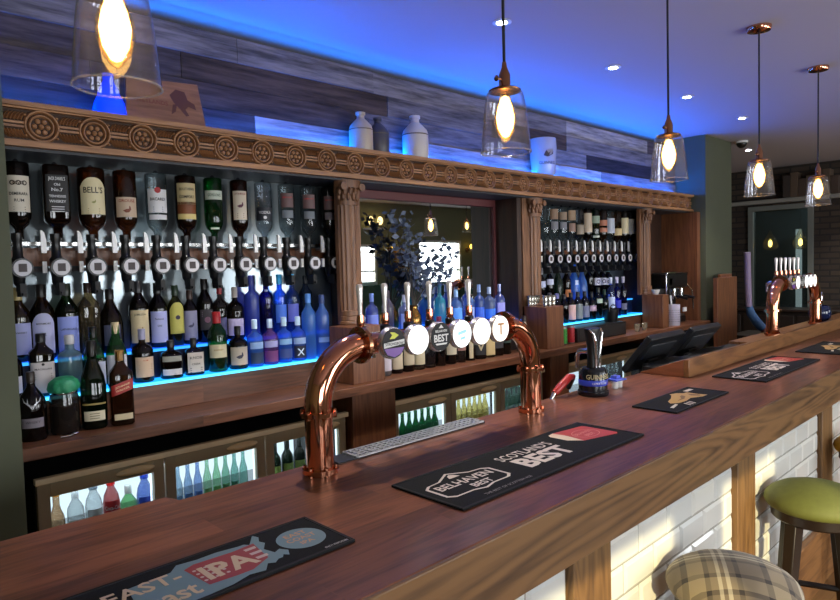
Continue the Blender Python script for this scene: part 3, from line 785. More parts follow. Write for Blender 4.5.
# --- left shelf, lower step
ZL, ZU = 1.2175, 1.3455
G1, G2 = 'bottles on the lower lit step by the green wall', 'bottles on the upper lit step by the green wall'
BLU = (40, 110, 235)
LOW = [
 (.566, dict(kind='round', h=.21, r=.037, tint=(30, 16, 12), labels=[(.12, .42, 1., (200, 196, 206))], d='half hidden dark bottle, white label')),
 (.668, dict(kind='slim', h=.24, r=.043, n=3.5, ry=.9, tint=(48, 26, 14), cap=(22, 20, 20), labels=[(.06, .55, .95, (206, 198, 196))], texts=[(0, 'MACALLAN', .010, .78, K_), (0, bars, .026, .6, (130, 120, 120)), (0, seal, .005, .93, K_)], d='dark whisky, big pale label, black stopper')),
 (.768, dict(kind='vodka', h=.225, r=.044, tint=(150, 186, 176), cap=(206, 206, 210), body=.3, d='frosted pale green bottle, silver cap')),
 (.856, dict(kind='triang', h=.25, r=.040, n=3., tint=(30, 120, 46), cap=(18, 18, 18), labels=[(.06, .44, .9, (190, 196, 214))], d='green bottle, pale label, black cap')),
 (.944, dict(kind='triang', h=.262, r=.042, n=3., tint=(40, 140, 54), cap=(206, 188, 150), labels=[(.06, .5, .9, (206, 206, 214))], texts=[(0, bars, .02, .5, (120, 120, 140))], d='bright green bottle, white label, cork stopper')),
 (1.050, dict(kind='squat', h=.225, r=.044, tint=(44, 22, 12), cap=(150, 150, 180), labels=[(.10, .48, .95, (206, 178, 150))], texts=[(0, 'RUM', .009, .84, (170, 70, 40)), (0, bars, .026, .6, (170, 120, 90))], d='dark rum, peach label, silver stopper')),
 (1.172, dict(kind='squat', h=.165, r=.048, n=3., tint=(40, 20, 12), cap=(24, 20, 18), labels=[(.10, .26, .8, (214, 212, 216)), (.46, .60, .8, (150, 150, 140))], d='squat dark bottle, short white strip label')),
 (1.276, dict(kind='squat', h=.165, r=.042, n=4., ry=.8, tint=(50, 24, 12), cap=(20, 18, 18), labels=[(.08, .62, .78, (200, 190, 176))], texts=[(0, 'KNOB', .017, .74, K_), (0, 'CREEK', .012, .42, K_), (0, bars, .024, .2, (80, 70, 60))], d='squat square bourbon, lettered cream label')),
 (1.392, dict(kind='round', h=.275, r=.044, tint=(36, 120, 44), cap=(160, 30, 34), labels=[(.24, .46, 1., (206, 196, 160))], texts=[(0, 'WHISKEY', .010, .6, (150, 110, 40))], longcap=.02, d='green shouldered bottle, cream label, red cap')),
 (1.496, dict(kind='squat', h=.20, r=.045, tint=(30, 20, 16), cap=(18, 18, 18), labels=[(.10, .52, 1., (190, 178, 160))], texts=[(0, bird, .018, .5, (60, 60, 80))], d='dark bottle, patterned cream label, black cap')),
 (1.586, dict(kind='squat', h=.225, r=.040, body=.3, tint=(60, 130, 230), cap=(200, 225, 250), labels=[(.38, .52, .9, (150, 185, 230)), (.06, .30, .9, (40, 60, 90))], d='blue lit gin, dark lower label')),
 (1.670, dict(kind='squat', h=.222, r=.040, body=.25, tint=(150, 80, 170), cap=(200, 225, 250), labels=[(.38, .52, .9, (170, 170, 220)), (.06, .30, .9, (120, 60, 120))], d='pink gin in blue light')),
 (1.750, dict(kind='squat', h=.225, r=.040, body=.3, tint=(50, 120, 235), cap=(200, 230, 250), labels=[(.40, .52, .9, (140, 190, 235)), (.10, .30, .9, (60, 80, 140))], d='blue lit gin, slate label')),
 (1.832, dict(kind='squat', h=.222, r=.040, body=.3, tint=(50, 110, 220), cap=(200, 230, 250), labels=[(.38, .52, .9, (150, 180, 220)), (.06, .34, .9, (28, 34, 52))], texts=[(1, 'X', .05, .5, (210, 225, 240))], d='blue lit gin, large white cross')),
 (1.900, dict(kind='slim', h=.335, r=.036, tint=(60, 140, 240), cap=(90, 150, 230), frost=.5, d='tall frosted blue bottle, rounded shoulders')),
 (1.985, dict(kind='slim', h=.325, r=.036, tint=(70, 130, 235), cap=(50, 70, 120), frost=.45, labels=[(.24, .32, .9, (130, 170, 235))], d='tall frosted blue bottle, narrow label band')),
]
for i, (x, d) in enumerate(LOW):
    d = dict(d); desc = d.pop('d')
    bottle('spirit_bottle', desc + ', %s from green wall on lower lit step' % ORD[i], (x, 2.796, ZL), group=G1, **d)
LV = (170, 176, 222)
UP = [
 (.622, dict(h=.29, r=.043, kind='round', tint=(90, 62, 24), cap=(190, 170, 110), labels=[(.10, .52, 1., LV)], texts=[(0, 'WHISKY', .010, .7, K_)], d='pale amber, lilac label')),
 (.706, dict(h=.30, r=.044, kind='round', tint=(50, 28, 14), cap=(28, 24, 24), labels=[(.08, .62, 1., (190, 192, 226), 'arch')], texts=[(0, 'BOWMORE', .010, .74, K_), (0, '12', .018, .48, K_)], d='arched pale label reading twelve')),
 (.796, dict(h=.30, r=.044, kind='round', tint=(26, 46, 20), cap=(30, 40, 24), labels=[(.06, .55, 1., (150, 164, 232))], texts=[(0, 'LAPHROAIG', .011, .66, K_)], d='dark green glass, big blue-white label')),
 (.880, dict(h=.30, r=.041, kind='slim', n=4., tint=(110, 96, 66), cap=(60, 30, 26), body=.2, d='square pale brown bottle, no label')),
 (.965, dict(h=.27, r=.050, kind='bell', tint=(40, 24, 16), cap=(30, 26, 24), labels=[(.12, .44, .7, (70, 74, 96))], d='bell shaped dark bottle')),
 (1.085, dict(h=.30, r=.042, kind='round', tint=(30, 18, 14), cap=(40, 40, 44), labels=[(.10, .58, 1., (206, 190, 150))], texts=[(0, 'JAMESON', .011, .86, (50, 60, 40)), (0, bird, .012, .4, (150, 100, 50))], d='dark bottle, cream label')),
 (1.170, dict(h=.29, r=.040, kind='round', tint=(20, 16, 18), cap=(24, 24, 26), labels=[(.08, .56, 1., LV)], texts=[(0, 'Famous', .012, .76, K_), (0, 'Old', .012, .54, K_)], d='black bottle, lilac script label')),
 (1.250, dict(h=.275, r=.036, kind='round', tint=(90, 90, 50), cap=(40, 60, 40), labels=[(.2, .72, 1., (190, 184, 90), 'arch')], texts=[(0, seal, .010, .52, (50, 40, 60))], d='yellow arched label')),
 (1.318, dict(h=.25, r=.034, kind='round', tint=(40, 26, 22), cap=(50, 30, 24), labels=[(.08, .62, 1., (140, 140, 170))], texts=[(0, bird, .014, .5, (60, 60, 90))], d='dark bottle, grey label')),
 (1.392, dict(h=.30, r=.038, kind='round', tint=(16, 12, 12), cap=(14, 12, 12), labels=[(.20, .52, .9, (44, 40, 46))], texts=[(0, seal, .014, .5, (130, 90, 110)), (0, bars, .024, .86, (150, 130, 150))], d='black bottle, dark crest label')),
 (1.468, dict(h=.28, r=.036, kind='squat', tint=(60, 50, 50), cap=(150, 40, 44), labels=[(.1, .4, .8, (70, 70, 110))], d='red capped slim bottle')),
 (1.548, dict(h=.255, r=.042, kind='squat', tint=(36, 20, 14), cap=(190, 180, 170), labels=[(.08, .40, 1., (196, 186, 220))], d='dark squat bottle, pale lilac label')),
 (1.640, dict(h=.31, r=.037, kind='vodka', tint=(44, 66, 200), cap=(50, 60, 140), frost=.55, d='tall frosted royal blue bottle')),
 (1.722, dict(h=.31, r=.034, kind='vodka', tint=(24, 24, 110), cap=(30, 30, 60), labels=[(.70, .76, .5, (180, 190, 230))], d='deep navy blue bottle')),
 (1.802, dict(h=.31, r=.035, kind='vodka', tint=(90, 160, 245), cap=(60, 180, 240), labels=[(.2, .5, .9, (70, 120, 220))], d='bright sky blue bottle, blue cap')),
 (1.878, dict(h=.31, r=.035, kind='vodka', tint=(100, 150, 240), cap=(60, 180, 240), labels=[(.2, .5, .9, (120, 130, 220))], d='pale blue bottle, violet label')),
 (1.962, dict(h=.30, r=.036, kind='slim', tint=(60, 90, 130), cap=(30, 34, 44), d='dim blue bottle against bay side')),
]
for i, (x, d) in enumerate(UP):
    d = dict(d); desc = d.pop('d')
    bottle('spirit_bottle', desc + ', %s from green wall on upper lit step' % ORD[i], (x, 2.908, ZU), group=G2, **d)

# --- on the counter by the green wall
ZC = 1.0905
o = bottle('whisky_bottle', 'dark whisky bottle with silver stag head, on counter beside green wall', (.590, 2.63, ZC), kind='dalmore', r=.046, h=.245, tint=(34, 16, 12), cap=(50, 40, 34), labels=[(.20, .34, .8, (120, 112, 120)), (.52, .53, .1, (60, 50, 50))], texts=[(0, 'WHISKY', .012, .6, K_)])
mm = MB(); stag(mm, surf(.0455, 2, 1, .002), .135, .024); plabel(mm.build('stag_emblem', P((200, 200, 205), .3, .5), o, 0, 0), 'silver stag emblem')
t = thing('storage_jar', 'wide glass jar of dark contents with green cloth lid on counter', 'jar', (.702, 2.655, ZC))
MB().lathe([(0, 0), (.045, 0), (.050, .008), (.050, .13), (.045, .148), (.045, .158), (.0, .158)], seg=28).build('glass_body', GLASS((90, 74, 66), .1), t)
MB().lathe([(0, .004), (.045, .004), (.046, .105), (0, .108)], seg=24).build('contents', P((40, 26, 22), .7, noise=.6, nscale=60), t)
m = MB(); prm = [(.046, .155), (.053, .160), (.055, .172), (.049, .192), (.033, .205), (.0, .21)]
for (r0, z0), (r1, z1) in zip(prm, prm[1:]): pass
m.lathe(prm, seg=36); m.v = [(x * (1 + .05 * math.sin(9 * math.atan2(y, x) + z * 60)), y * (1 + .05 * math.sin(9 * math.atan2(y, x) + z * 60)), z + .003 * math.sin(40 * x + 31 * y)) for x, y, z in m.v]
m.build('cloth_lid', P((44, 150, 104), .5, noise=.5, nscale=50, bump=.4), t)
MB().lathe([(.0458, .148), (.047, .150), (.047, .156), (.0458, .158)], seg=24).build('wire_clip', CHROME, t)
bottle('whisky_bottle', 'tall dark green triangular whisky bottle, white label, on counter by jar', (.803, 2.648, ZC), kind='triang', r=.046, h=.335, n=2.6, tint=(16, 40, 20), cap=(24, 22, 18), labels=[(.10, .21, .8, (206, 196, 168)), (.28, .30, .9, (150, 130, 70))], texts=[(0, bars, .016, .7, (120, 110, 80))], marks=None)
o = bottle('whisky_bottle', 'whisky bottle with slanted red label, rightmost of four on counter by jar', (.897, 2.625, ZC), kind='slim', r=.042, h=.29, n=4.5, ry=.95, tint=(80, 44, 18), cap=(150, 110, 50), labels=[(.08, .16, .7, (200, 186, 150))], rz=-.18)
fn = surf(.042, 4.5, .95, .0012); m = MB(); q = []
for i in range(11):
    u = -.036 + .0072 * i; q.append((u, .115 + .35 * (u + .036)))
m.add([fn(u, v) for u, v in q] + [fn(u, v + .042) for u, v in q], [(i, i + 1, 12 + i, 11 + i) for i in range(10)])
lp = m.build('label', P((160, 40, 36), .5), o)
m = MB(); f2 = surf(.042, 4.5, .95, .0026); m.text('JOHNNIE', .011, 0, 0, lambda u, v: f2(u, .115 + .35 * (u + .036) + .028 + v), fit=.055, bold=.01); m.text('WALKER', .011, 0, 0, lambda u, v: f2(u, .115 + .35 * (u + .036) + .014 + v), fit=.055, bold=.01)
m.build('lettering', P((225, 200, 150), .4), lp, 0, 0)
m = MB(); pts = [(.60 + .06, 2.57, ZC + .004), (.70, 2.565, ZC + .004), (.712, 2.575, ZC + .006), (.722, 2.585, ZC + .01), (.718, 2.60, ZC + .008)]
t = thing('bottle_pourer', 'small silver bar tool lying on counter edge below the jar', 'bar tool', (.69, 2.57, ZC))
MB().tube([(-.03, -.005, .004), (0, -.008, .004), (.012, .0, .005)], .003, 8).build('stem', CHROME, t)
MB().ellipsoid((.022, .006, .007), .012, .009, .006).build('bowl', CHROME, t)

# --- bottles in front of the mirror
GM_ = 'bottles on the counter before the mirror'
FR = [
 (2.285, dict(h=.33, r=.040, kind='slim', tint=(206, 200, 196), cap=(196, 160, 60), labels=[(.08, .66, 1.2, (214, 206, 214))], body=.3, d='tall white labelled bottle, yellow cap')),
 (2.375, dict(h=.25, r=.036, kind='round', tint=(40, 34, 40), cap=(150, 150, 160), labels=[(.1, .5, 1., (200, 186, 160))], d='dark bottle, cream label')),
 (2.460, dict(h=.27, r=.038, kind='slim', tint=(36, 26, 22), cap=(40, 40, 60), labels=[(.14, .46, 1., (206, 192, 160)), (.56, .66, 1., (150, 160, 225))], d='cream label and pale blue collar')),
 (2.545, dict(h=.25, r=.037, kind='round', tint=(190, 186, 170), cap=(200, 190, 150), labels=[(.12, .5, 1., (206, 192, 156))], d='clear bottle, cream label')),
 (2.635, dict(h=.24, r=.036, kind='round', tint=(150, 150, 150), cap=(150, 80, 120), d='clear bottle, pink cap')),
 (2.720, dict(h=.29, r=.036, kind='wine', tint=(40, 26, 22), cap=(120, 40, 70), d='dark slim bottle, plum cap')),
 (2.810, dict(h=.26, r=.039, kind='round', tint=(26, 20, 18), cap=(20, 20, 20), labels=[(.22, .5, 1., (206, 196, 168))], d='black bottle, cream label')),
 (2.895, dict(h=.24, r=.038, kind='squat', tint=(160, 150, 150), cap=(140, 120, 100), labels=[(.30, .5, .8, (150, 110, 100))], d='clear squat bottle, reddish label')),
 (2.985, dict(h=.25, r=.038, kind='round', tint=(24, 22, 22), cap=(20, 20, 22), labels=[(.06, .6, .35, (216, 200, 160))], d='narrow cream strip label')),
 (3.075, dict(h=.25, r=.042, kind='squat', n=4., tint=(18, 16, 18), cap=(20, 20, 20), labels=[(.1, .55, .8, (30, 28, 30))], texts=[(0, 'V', .08, .5, (214, 196, 150))], d='black square bottle, cream chevron')),
 (3.165, dict(h=.24, r=.038, kind='squat', n=4., tint=(200, 176, 120), cap=(190, 170, 130), labels=[(.06, .55, .8, (220, 196, 140))], d='square bottle, plain cream label')),
 (3.250, dict(h=.25, r=.039, kind='squat', n=4., tint=(20, 18, 22), cap=(20, 20, 22), labels=[(.2, .4, .8, (60, 56, 60))], d='black square bottle, grey label')),
 (3.340, dict(h=.25, r=.039, kind='round', tint=(20, 28, 24), cap=(24, 40, 30), labels=[(.3, .44, .8, (70, 90, 80))], d='dark green bottle')),
]
for i, (x, d) in enumerate(FR):
    d = dict(d); desc = d.pop('d')
    bottle('spirit_bottle', desc + ', %s from left behind copper tap font' % ORD[i], (x, 2.655, ZC), group=GM_, **d)
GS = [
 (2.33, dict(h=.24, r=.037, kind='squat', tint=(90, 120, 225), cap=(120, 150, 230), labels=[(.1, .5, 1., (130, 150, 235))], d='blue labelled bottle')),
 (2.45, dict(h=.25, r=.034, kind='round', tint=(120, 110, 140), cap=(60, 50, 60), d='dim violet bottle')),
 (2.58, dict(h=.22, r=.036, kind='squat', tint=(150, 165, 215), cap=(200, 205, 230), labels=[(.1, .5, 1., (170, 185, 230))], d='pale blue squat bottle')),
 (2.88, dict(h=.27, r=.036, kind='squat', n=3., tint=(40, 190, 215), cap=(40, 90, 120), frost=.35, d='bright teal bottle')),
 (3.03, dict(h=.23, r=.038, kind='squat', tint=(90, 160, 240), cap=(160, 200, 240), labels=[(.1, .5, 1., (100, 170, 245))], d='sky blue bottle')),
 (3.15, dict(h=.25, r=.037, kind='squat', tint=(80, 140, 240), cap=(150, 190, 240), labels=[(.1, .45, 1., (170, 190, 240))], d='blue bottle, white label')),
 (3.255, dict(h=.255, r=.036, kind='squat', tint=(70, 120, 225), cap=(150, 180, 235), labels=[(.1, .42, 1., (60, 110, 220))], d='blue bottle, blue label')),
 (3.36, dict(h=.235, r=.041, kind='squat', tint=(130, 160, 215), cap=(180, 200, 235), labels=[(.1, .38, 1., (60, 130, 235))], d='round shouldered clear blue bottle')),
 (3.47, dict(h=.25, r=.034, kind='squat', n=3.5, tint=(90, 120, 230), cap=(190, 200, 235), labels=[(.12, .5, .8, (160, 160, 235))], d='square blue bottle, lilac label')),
]
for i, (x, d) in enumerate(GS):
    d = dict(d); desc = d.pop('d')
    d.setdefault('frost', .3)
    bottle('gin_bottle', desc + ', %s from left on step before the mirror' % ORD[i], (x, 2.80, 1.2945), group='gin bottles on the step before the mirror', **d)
bottle('cream_flagon', 'cream teardrop flagon on counter just right of the copper font', (3.50, 2.62, ZC), kind='bell', r=.048, h=.24, tint=(206, 176, 140), cap=(60, 44, 36), frost=.95, cat='flagon')

# --- right bay
RL = [
 (3.965, dict(h=.22, r=.035, kind='round', tint=(30, 40, 30), cap=(50, 50, 50), labels=[(.1, .5, 1., (150, 150, 110))], d='dark green bottle, olive label')),
 (4.060, dict(h=.24, r=.036, kind='round', tint=(20, 20, 26), cap=(60, 60, 70), labels=[(.1, .4, 1., (200, 200, 225))], d='black bottle, white label')),
 (4.155, dict(h=.23, r=.036, kind='round', tint=(40, 40, 52), cap=(120, 120, 180), labels=[(.2, .5, 1., (120, 110, 160))], d='violet labelled bottle')),
 (4.250, dict(h=.22, r=.036, kind='round', tint=(24, 18, 18), cap=(30, 26, 26), d='plain black bottle')),
 (4.345, dict(h=.23, r=.037, kind='round', tint=(50, 26, 24), cap=(40, 30, 28), labels=[(.08, .58, .9, (220, 180, 176))], d='pink labelled bottle')),
 (4.445, dict(h=.23, r=.037, kind='round', tint=(44, 48, 52), cap=(40, 44, 48), labels=[(.08, .58, .9, (130, 138, 140))], d='grey labelled bottle')),
 (4.545, dict(h=.23, r=.037, kind='round', tint=(30, 28, 34), cap=(24, 24, 28), labels=[(.1, .5, .9, (120, 124, 150))], d='slate labelled bottle')),
 (4.650, dict(h=.22, r=.037, kind='squat', tint=(18, 18, 20), cap=(20, 20, 22), labels=[(.3, .5, .9, (200, 170, 190))], d='black squat bottle, rose label')),
 (4.750, dict(h=.25, r=.036, kind='round', tint=(24, 34, 28), cap=(30, 40, 34), labels=[(.5, .64, .8, (190, 210, 190))], d='dark bottle, small pale label')),
 (4.850, dict(h=.23, r=.036, kind='squat', tint=(20, 44, 30), cap=(24, 50, 36), d='green squat bottle')),
 (4.955, dict(h=.33, r=.034, kind='vodka', tint=(120, 150, 225), cap=(200, 210, 230), labels=[(.1, .5, 1., (190, 205, 240))], d='tall clear bottle, pale blue label')),
 (5.060, dict(h=.33, r=.034, kind='vodka', tint=(30, 36, 150), cap=(190, 190, 220), labels=[(.2, .4, .8, (40, 50, 180))], d='tall cobalt bottle, white cap')),
 (5.165, dict(h=.33, r=.032, kind='vodka', tint=(20, 24, 60), cap=(170, 170, 190), labels=[(.14, .3, .8, (110, 110, 130))], d='tall navy bottle, pale cap')),
]
for i, (x, d) in enumerate(RL):
    d = dict(d); desc = d.pop('d')
    bottle('spirit_bottle', desc + ', %s from left on front step near coffee machine' % ORD[i], (x, 2.796, ZL), group='bottles on the front lit step near the coffee machine', **d)
RU = [
 (3.99, dict(h=.31, r=.042, kind='slim', tint=(80, 110, 150), cap=(140, 160, 190), frost=.5, d='tall frosted grey blue bottle')),
 (4.11, dict(h=.30, r=.038, kind='round', tint=(16, 18, 24), cap=(190, 190, 200), labels=[(.5, .66, .8, (190, 196, 226))], d='black bottle, pale shoulder label')),
 (4.22, dict(h=.31, r=.038, kind='round', tint=(14, 14, 18), cap=(220, 220, 226), labels=[(.54, .68, .8, (200, 204, 230))], d='black bottle, white cap')),
 (4.34, dict(h=.32, r=.042, kind='bell', tint=(30, 60, 40), cap=(50, 60, 54), frost=.2, d='dark green bell bottle')),
 (4.46, dict(h=.30, r=.036, kind='round', tint=(50, 34, 20), cap=(40, 30, 24), labels=[(.2, .4, .8, (180, 110, 60))], d='brown bottle, orange label')),
 (4.57, dict(h=.32, r=.050, kind='bell', tint=(50, 130, 250), cap=(40, 100, 220), frost=.5, labels=[(.4, .6, .3, (190, 215, 250))], d='bright blue bell bottle')),
 (4.69, dict(h=.30, r=.046, kind='bell', tint=(60, 130, 245), cap=(60, 120, 220), frost=.5, d='blue bell bottle')),
 (4.80, dict(h=.31, r=.038, kind='slim', tint=(14, 14, 16), cap=(24, 24, 26), d='plain black slim bottle')),
 (4.91, dict(h=.30, r=.040, kind='slim', tint=(20, 18, 26), cap=(120, 140, 140), labels=[(.46, .66, .8, (206, 206, 226))], texts=[(0, lambda mm, fn, z, s: mm.ring(s, s * .6, 0, z, fn, 16), .018, .5, (60, 60, 90))], d='first of three with white ring label')),
 (5.01, dict(h=.30, r=.040, kind='slim', tint=(20, 18, 26), cap=(120, 140, 140), labels=[(.46, .66, .8, (206, 206, 226))], texts=[(0, lambda mm, fn, z, s: mm.ring(s, s * .6, 0, z, fn, 16), .018, .5, (60, 60, 90))], d='second of three with white ring label')),
 (5.11, dict(h=.29, r=.038, kind='slim', tint=(20, 18, 26), cap=(90, 150, 160), labels=[(.46, .66, .8, (206, 206, 226))], texts=[(0, lambda mm, fn, z, s: mm.ring(s, s * .6, 0, z, fn, 16), .018, .5, (60, 60, 90))], d='third of three with white ring label')),
]
for i, (x, d) in enumerate(RU):
    d = dict(d); desc = d.pop('d')
    bottle('spirit_bottle', desc + ', %s from left on rear step near coffee machine' % ORD[i], (x, 2.908, ZU), group='bottles on the rear lit step near the coffee machine', **d)
# energy drink cans
for x, c, lab in [(3.935, (60, 150, 50), 'green patterned drinks can, stacked top, beside wooden box'), (4.03, (170, 30, 40), 'red patterned drinks can standing beside the wooden box')]:
    for lvl in range(1):
        o = link('drinks_can', body_mesh('can', .029, .135, 2., 1., False, P((150, 150, 152), .3, .8)), None, 0, (x, 2.60, ZC)); tag(o, lab.replace(', stacked top,', ' standing close'), 'can', 'drinks cans on the back counter'); o.rotation_euler = (0, 0, -.6)
        lp = label_part(o, .029, 2., 1., .012, .118, PI * .98, P(c, .35), name='printed_sleeve')
        mm = MB(); fn = surf(.029, 2, 1, .0022)
        for zz in (.03, .055, .08, .1): mm.flat([(-.02, zz - .01), (.016, zz - .006), (.022, zz + .008), (-.012, zz + .005)], fn)
        mm.build('artwork', P((20, 20, 20), .4), lp, 0, 0)
# steel measures on the second box
for k in range(7):
    x = 3.685 + .022 * k; y = 2.70 - .0 * k
    row = k < 4
    px, py = (3.675 + .031 * k, 2.70) if row else (3.70 + .048 * (k - 4), 2.585)
    o = MB().lathe([(0, .0), (.012, 0), (.017, .03), (.015, .034), (.021, .075), (.019, .075), (.012, .036), (0, .036)], seg=18).build('spirit_measure', P((190, 186, 176), .2, .9), None, loc=(px, py, 1.3805))
    tag(o, ('%s small steel measure from left in the rear row on the wooden box' % ORD[k]) if row else ('%s steel measure from left in the front row on the wooden box' % ORD[k - 4]), 'measure', 'steel measures on the wooden box')
# black drawer tray and ice bucket
t = thing('cash_drawer', 'long black drawer box on counter below the lit shelf', 'drawer', (4.45, 2.64, ZC))
MB().box(-.36, .36, -.06, .10, 0, .105).build('case', P((26, 23, 24), .35), t, .004)
MB().box(-.34, .34, -.064, -.0605, .012, .09).build('front', P((36, 32, 32), .4), t, .002)
t = thing('ice_bucket', 'black round ice bucket on the dark drawer before lit shelf', 'bucket', (4.72, 2.665, ZC + .1055))
MB().lathe([(0, 0), (.05, 0), (.062, .08), (.064, .1), (.058, .1), (.048, .008), (0, .008)], seg=24).build('pail', BLACK, t)
m = MB(); m.tube([(.064 * math.cos(a), -.02, .085 + .05 * math.sin(a)) for a in [PI * i / 12 for i in range(13)]], .004, 8); m.build('bail', BLACK, t)
m = MB()
for k in range(16):
    a = R.uniform(0, 2 * PI); rr = R.uniform(0, .04); m.ellipsoid((rr * math.cos(a), rr * math.sin(a), .085 + R.uniform(0, .02)), .016, .014, .012, 7, 5)
m.build('contents', P((30, 30, 32), .2), t)
for k in range(4):
    x = 5.03 + .065 * k
    o = MB().lathe([(0, 0), (.018, 0), (.024, .058), (.022, .058), (.017, .007), (0, .007)], seg=18).build('shot_glass', GLASS((225, 215, 195), .25), None, loc=(x, 2.60 + .03 * (k % 2), ZC))
    tag(o, '%s shot glass from left in the row on the back counter' % ORD[k], 'glass', 'shot glasses on the back counter')
t = thing('espresso_cup', 'small white cup on wooden box next to coffee machine', 'cup', (5.43, 2.63, 1.3805))
MB().lathe([(0, 0), (.022, 0), (.036, .035), (.037, .042), (.034, .042), (.02, .006), (0, .006)], seg=20).build('bowl', WHITE, t)
m = MB(); m.tube([(.034 + .016 * math.sin(a), 0, .022 - .013 * math.cos(a)) for a in [PI * i / 8 for i in range(9)]], .003, 6); m.build('handle', WHITE, t)
# coffee machine
t = thing('coffee_machine', 'black and chrome espresso machine in the dark wooden nook', 'coffee machine', (5.97, 2.70, ZC))
SC = lambda mb: mb
MB().box(-.27, .16, -.03, .20, .0, .06).build('base', BLACK, t, .006)
MB().box(-.27, .16, .06, .20, .06, .40).build('body', BLACK, t, .012)
MB().box(-.28, .17, -.05, .20, .33, .47).build('head', BLACK, t, .014)
MB().tube([(-.29, -.05, .02), (-.29, -.05, .44), (-.27, -.05, .475), (.15, -.05, .475), (.17, -.05, .46)], .008, 8).build('chrome_trim', CHROME, t)
for x in (-.12, .03):
    g = MB().lathe([(0, 0), (.034, 0), (.036, .07), (0, .07)], x, -.035, .255, 18).build('group_head', CHROME, t)
    MB().tube([(x, -.035, .26), (x, -.10, .25), (x, -.17, .235)], [.012, .014, .016], 8).build('portafilter_handle', BLACK, g)
    MB().lathe([(0, 0), (.030, 0), (.034, .03), (0, .03)], x, -.035, .225, 18).build('filter_basket', CHROME, g)
MB().box(-.25, .14, -.028, .06, .061, .075).build('drip_grate', STEEL, t)
MB().lathe([(0, -.006), (.032, -.006), (.032, .004), (0, .004)], -.10, -.05, .11, 20, axis='Y').build('pressure_gauge', P((190, 170, 130), .3), t)
MB().box(.05, .12, -.06, -.05, .1, .14).build('plate', P((230, 230, 230), .4), t)
MB().tube([(.15, -.05, .36), (.19, -.08, .30), (.20, -.09, .12)], .006, 8).build('steam_wand', CHROME, t)
MB().box(-.22, -.16, -.05, -.045, .36, .42).build('switch_panel', P((60, 60, 62), .3), t)
t = thing('cutlery_tub', 'white perforated tub beside the wooden box and coffee machine', 'tub', (5.665, 2.575, ZC))
m = MB().lathe([(0, 0), (.050, 0), (.053, .01), (.055, .19), (.052, .19), (.048, .012), (0, .012)], seg=28); m.build('tub_body', P((196, 190, 206), .5), t)
MB().tube([(.0, .0, .02), (-.02, .02, .27)], .009, 8).build('white_handle', WHITE, t)
m = MB()
for k in range(40):
    a = 2 * PI * (k % 20) / 20
    for zz in (.04, .08, .12): m.ellipsoid((.0542 * math.cos(a), .0542 * math.sin(a), zz + (.02 if k >= 20 else 0)), .004, .004, .004, 5, 4)
m.build('perforations', P((120, 114, 130), .6), t)

# ------------------------------------------------------------------ fridge contents
def row(xs, specs, prefix, grp, z=.6335, y=2.672):
    for i, (x, (kind, r, h, tint, cap, lab, frost, desc)) in enumerate(zip(xs, specs)):
        labels = [(lab[0], lab[1], 1.0, lab[2])] if lab else []
        o = bottle('cooler_bottle', '%s, %s from left %s' % (desc, ORD[i], prefix), (x, y, z), kind=kind, r=r, h=min(.236, h * 1.15), tint=tuple(min(255, int(c * .6 + 100)) for c in tint) if sum(tint) > 220 else tint, cap=cap, labels=labels, frost=frost, group=grp, body=.2)
def ln(a, b, n): return [a + (b - a) * i / (n - 1) for i in range(n)]
row(ln(.66, .985, 6), [
 ('beer', .027, .20, (150, 96, 40), (200, 130, 40), (.1, .4, (230, 180, 60)), .1, 'brown bottle'),
 ('round', .03, .21, (190, 200, 200), (200, 205, 208), (.3, .5, (220, 225, 225)), .1, 'clear bottle'),
 ('pet', .031, .23, (200, 210, 212), (120, 130, 140), (.4, .6, (220, 225, 228)), .1, 'clear plastic bottle'),
 ('pet', .031, .24, (170, 30, 30), (200, 30, 30), (.42, .66, (196, 24, 28)), .3, 'red cola bottle'),
 ('round', .032, .17, (60, 170, 70), (225, 228, 225), (.1, .4, (90, 190, 80)), .2, 'green bottle'),
 ('pet', .031, .20, (40, 80, 190), (30, 60, 170), (.3, .6, (40, 70, 190)), .2, 'blue bottle')], 'behind first cooler door', 'drinks behind the first cooler door')
# lettering on the cola bottle
cola = [o for o in bpy.data.objects if o.get('label', '').startswith('red cola')][0]
mm = MB(); mm.text('Coca-Cola', .022, 0, .130, surf(.0315, 2, 1, .0035), fit=.058, bold=.015)
mm.build('lettering', WHITE, [c for c in cola.children if c.name.startswith('label')][0], 0, 0)
row(ln(1.125, 1.43, 8), [
 ('beer', .019, .22, (120, 160, 190), (60, 100, 160), (.12, .42, (120, 170, 220)), .2, 'pale blue bottle'),
 ('beer', .019, .22, (100, 140, 190), (60, 100, 160), (.12, .42, (90, 140, 210)), .2, 'blue bottle'),
 ('beer', .019, .22, (90, 130, 200), (70, 110, 180), (.12, .42, (80, 130, 215)), .2, 'deeper blue bottle'),
 ('beer', .019, .23, (120, 190, 140), (190, 200, 190), (.12, .42, (130, 200, 130)), .2, 'pale green bottle'),
 ('beer', .019, .23, (110, 190, 130), (190, 200, 190), (.12, .42, (120, 200, 120)), .2, 'green tinted bottle'),
 ('beer', .019, .23, (90, 170, 130), (190, 200, 190), (.12, .42, (100, 180, 120)), .2, 'mid green bottle'),
 ('beer', .019, .23, (80, 160, 140), (180, 200, 200), (.12, .42, (90, 170, 150)), .2, 'teal green bottle'),
 ('beer', .019, .23, (90, 170, 150), (180, 200, 200), None, .2, 'pale teal bottle')], 'behind second cooler door', 'drinks behind the second cooler door')
row(ln(1.595, 1.87, 5), [('wine', .029, .24, (24, 44, 30), (30, 34, 30), (.14, .5, (180, 214, 110)), 0., 'dark wine bottle with lime label')] * 5, 'behind third cooler door', 'wine behind the third cooler door')
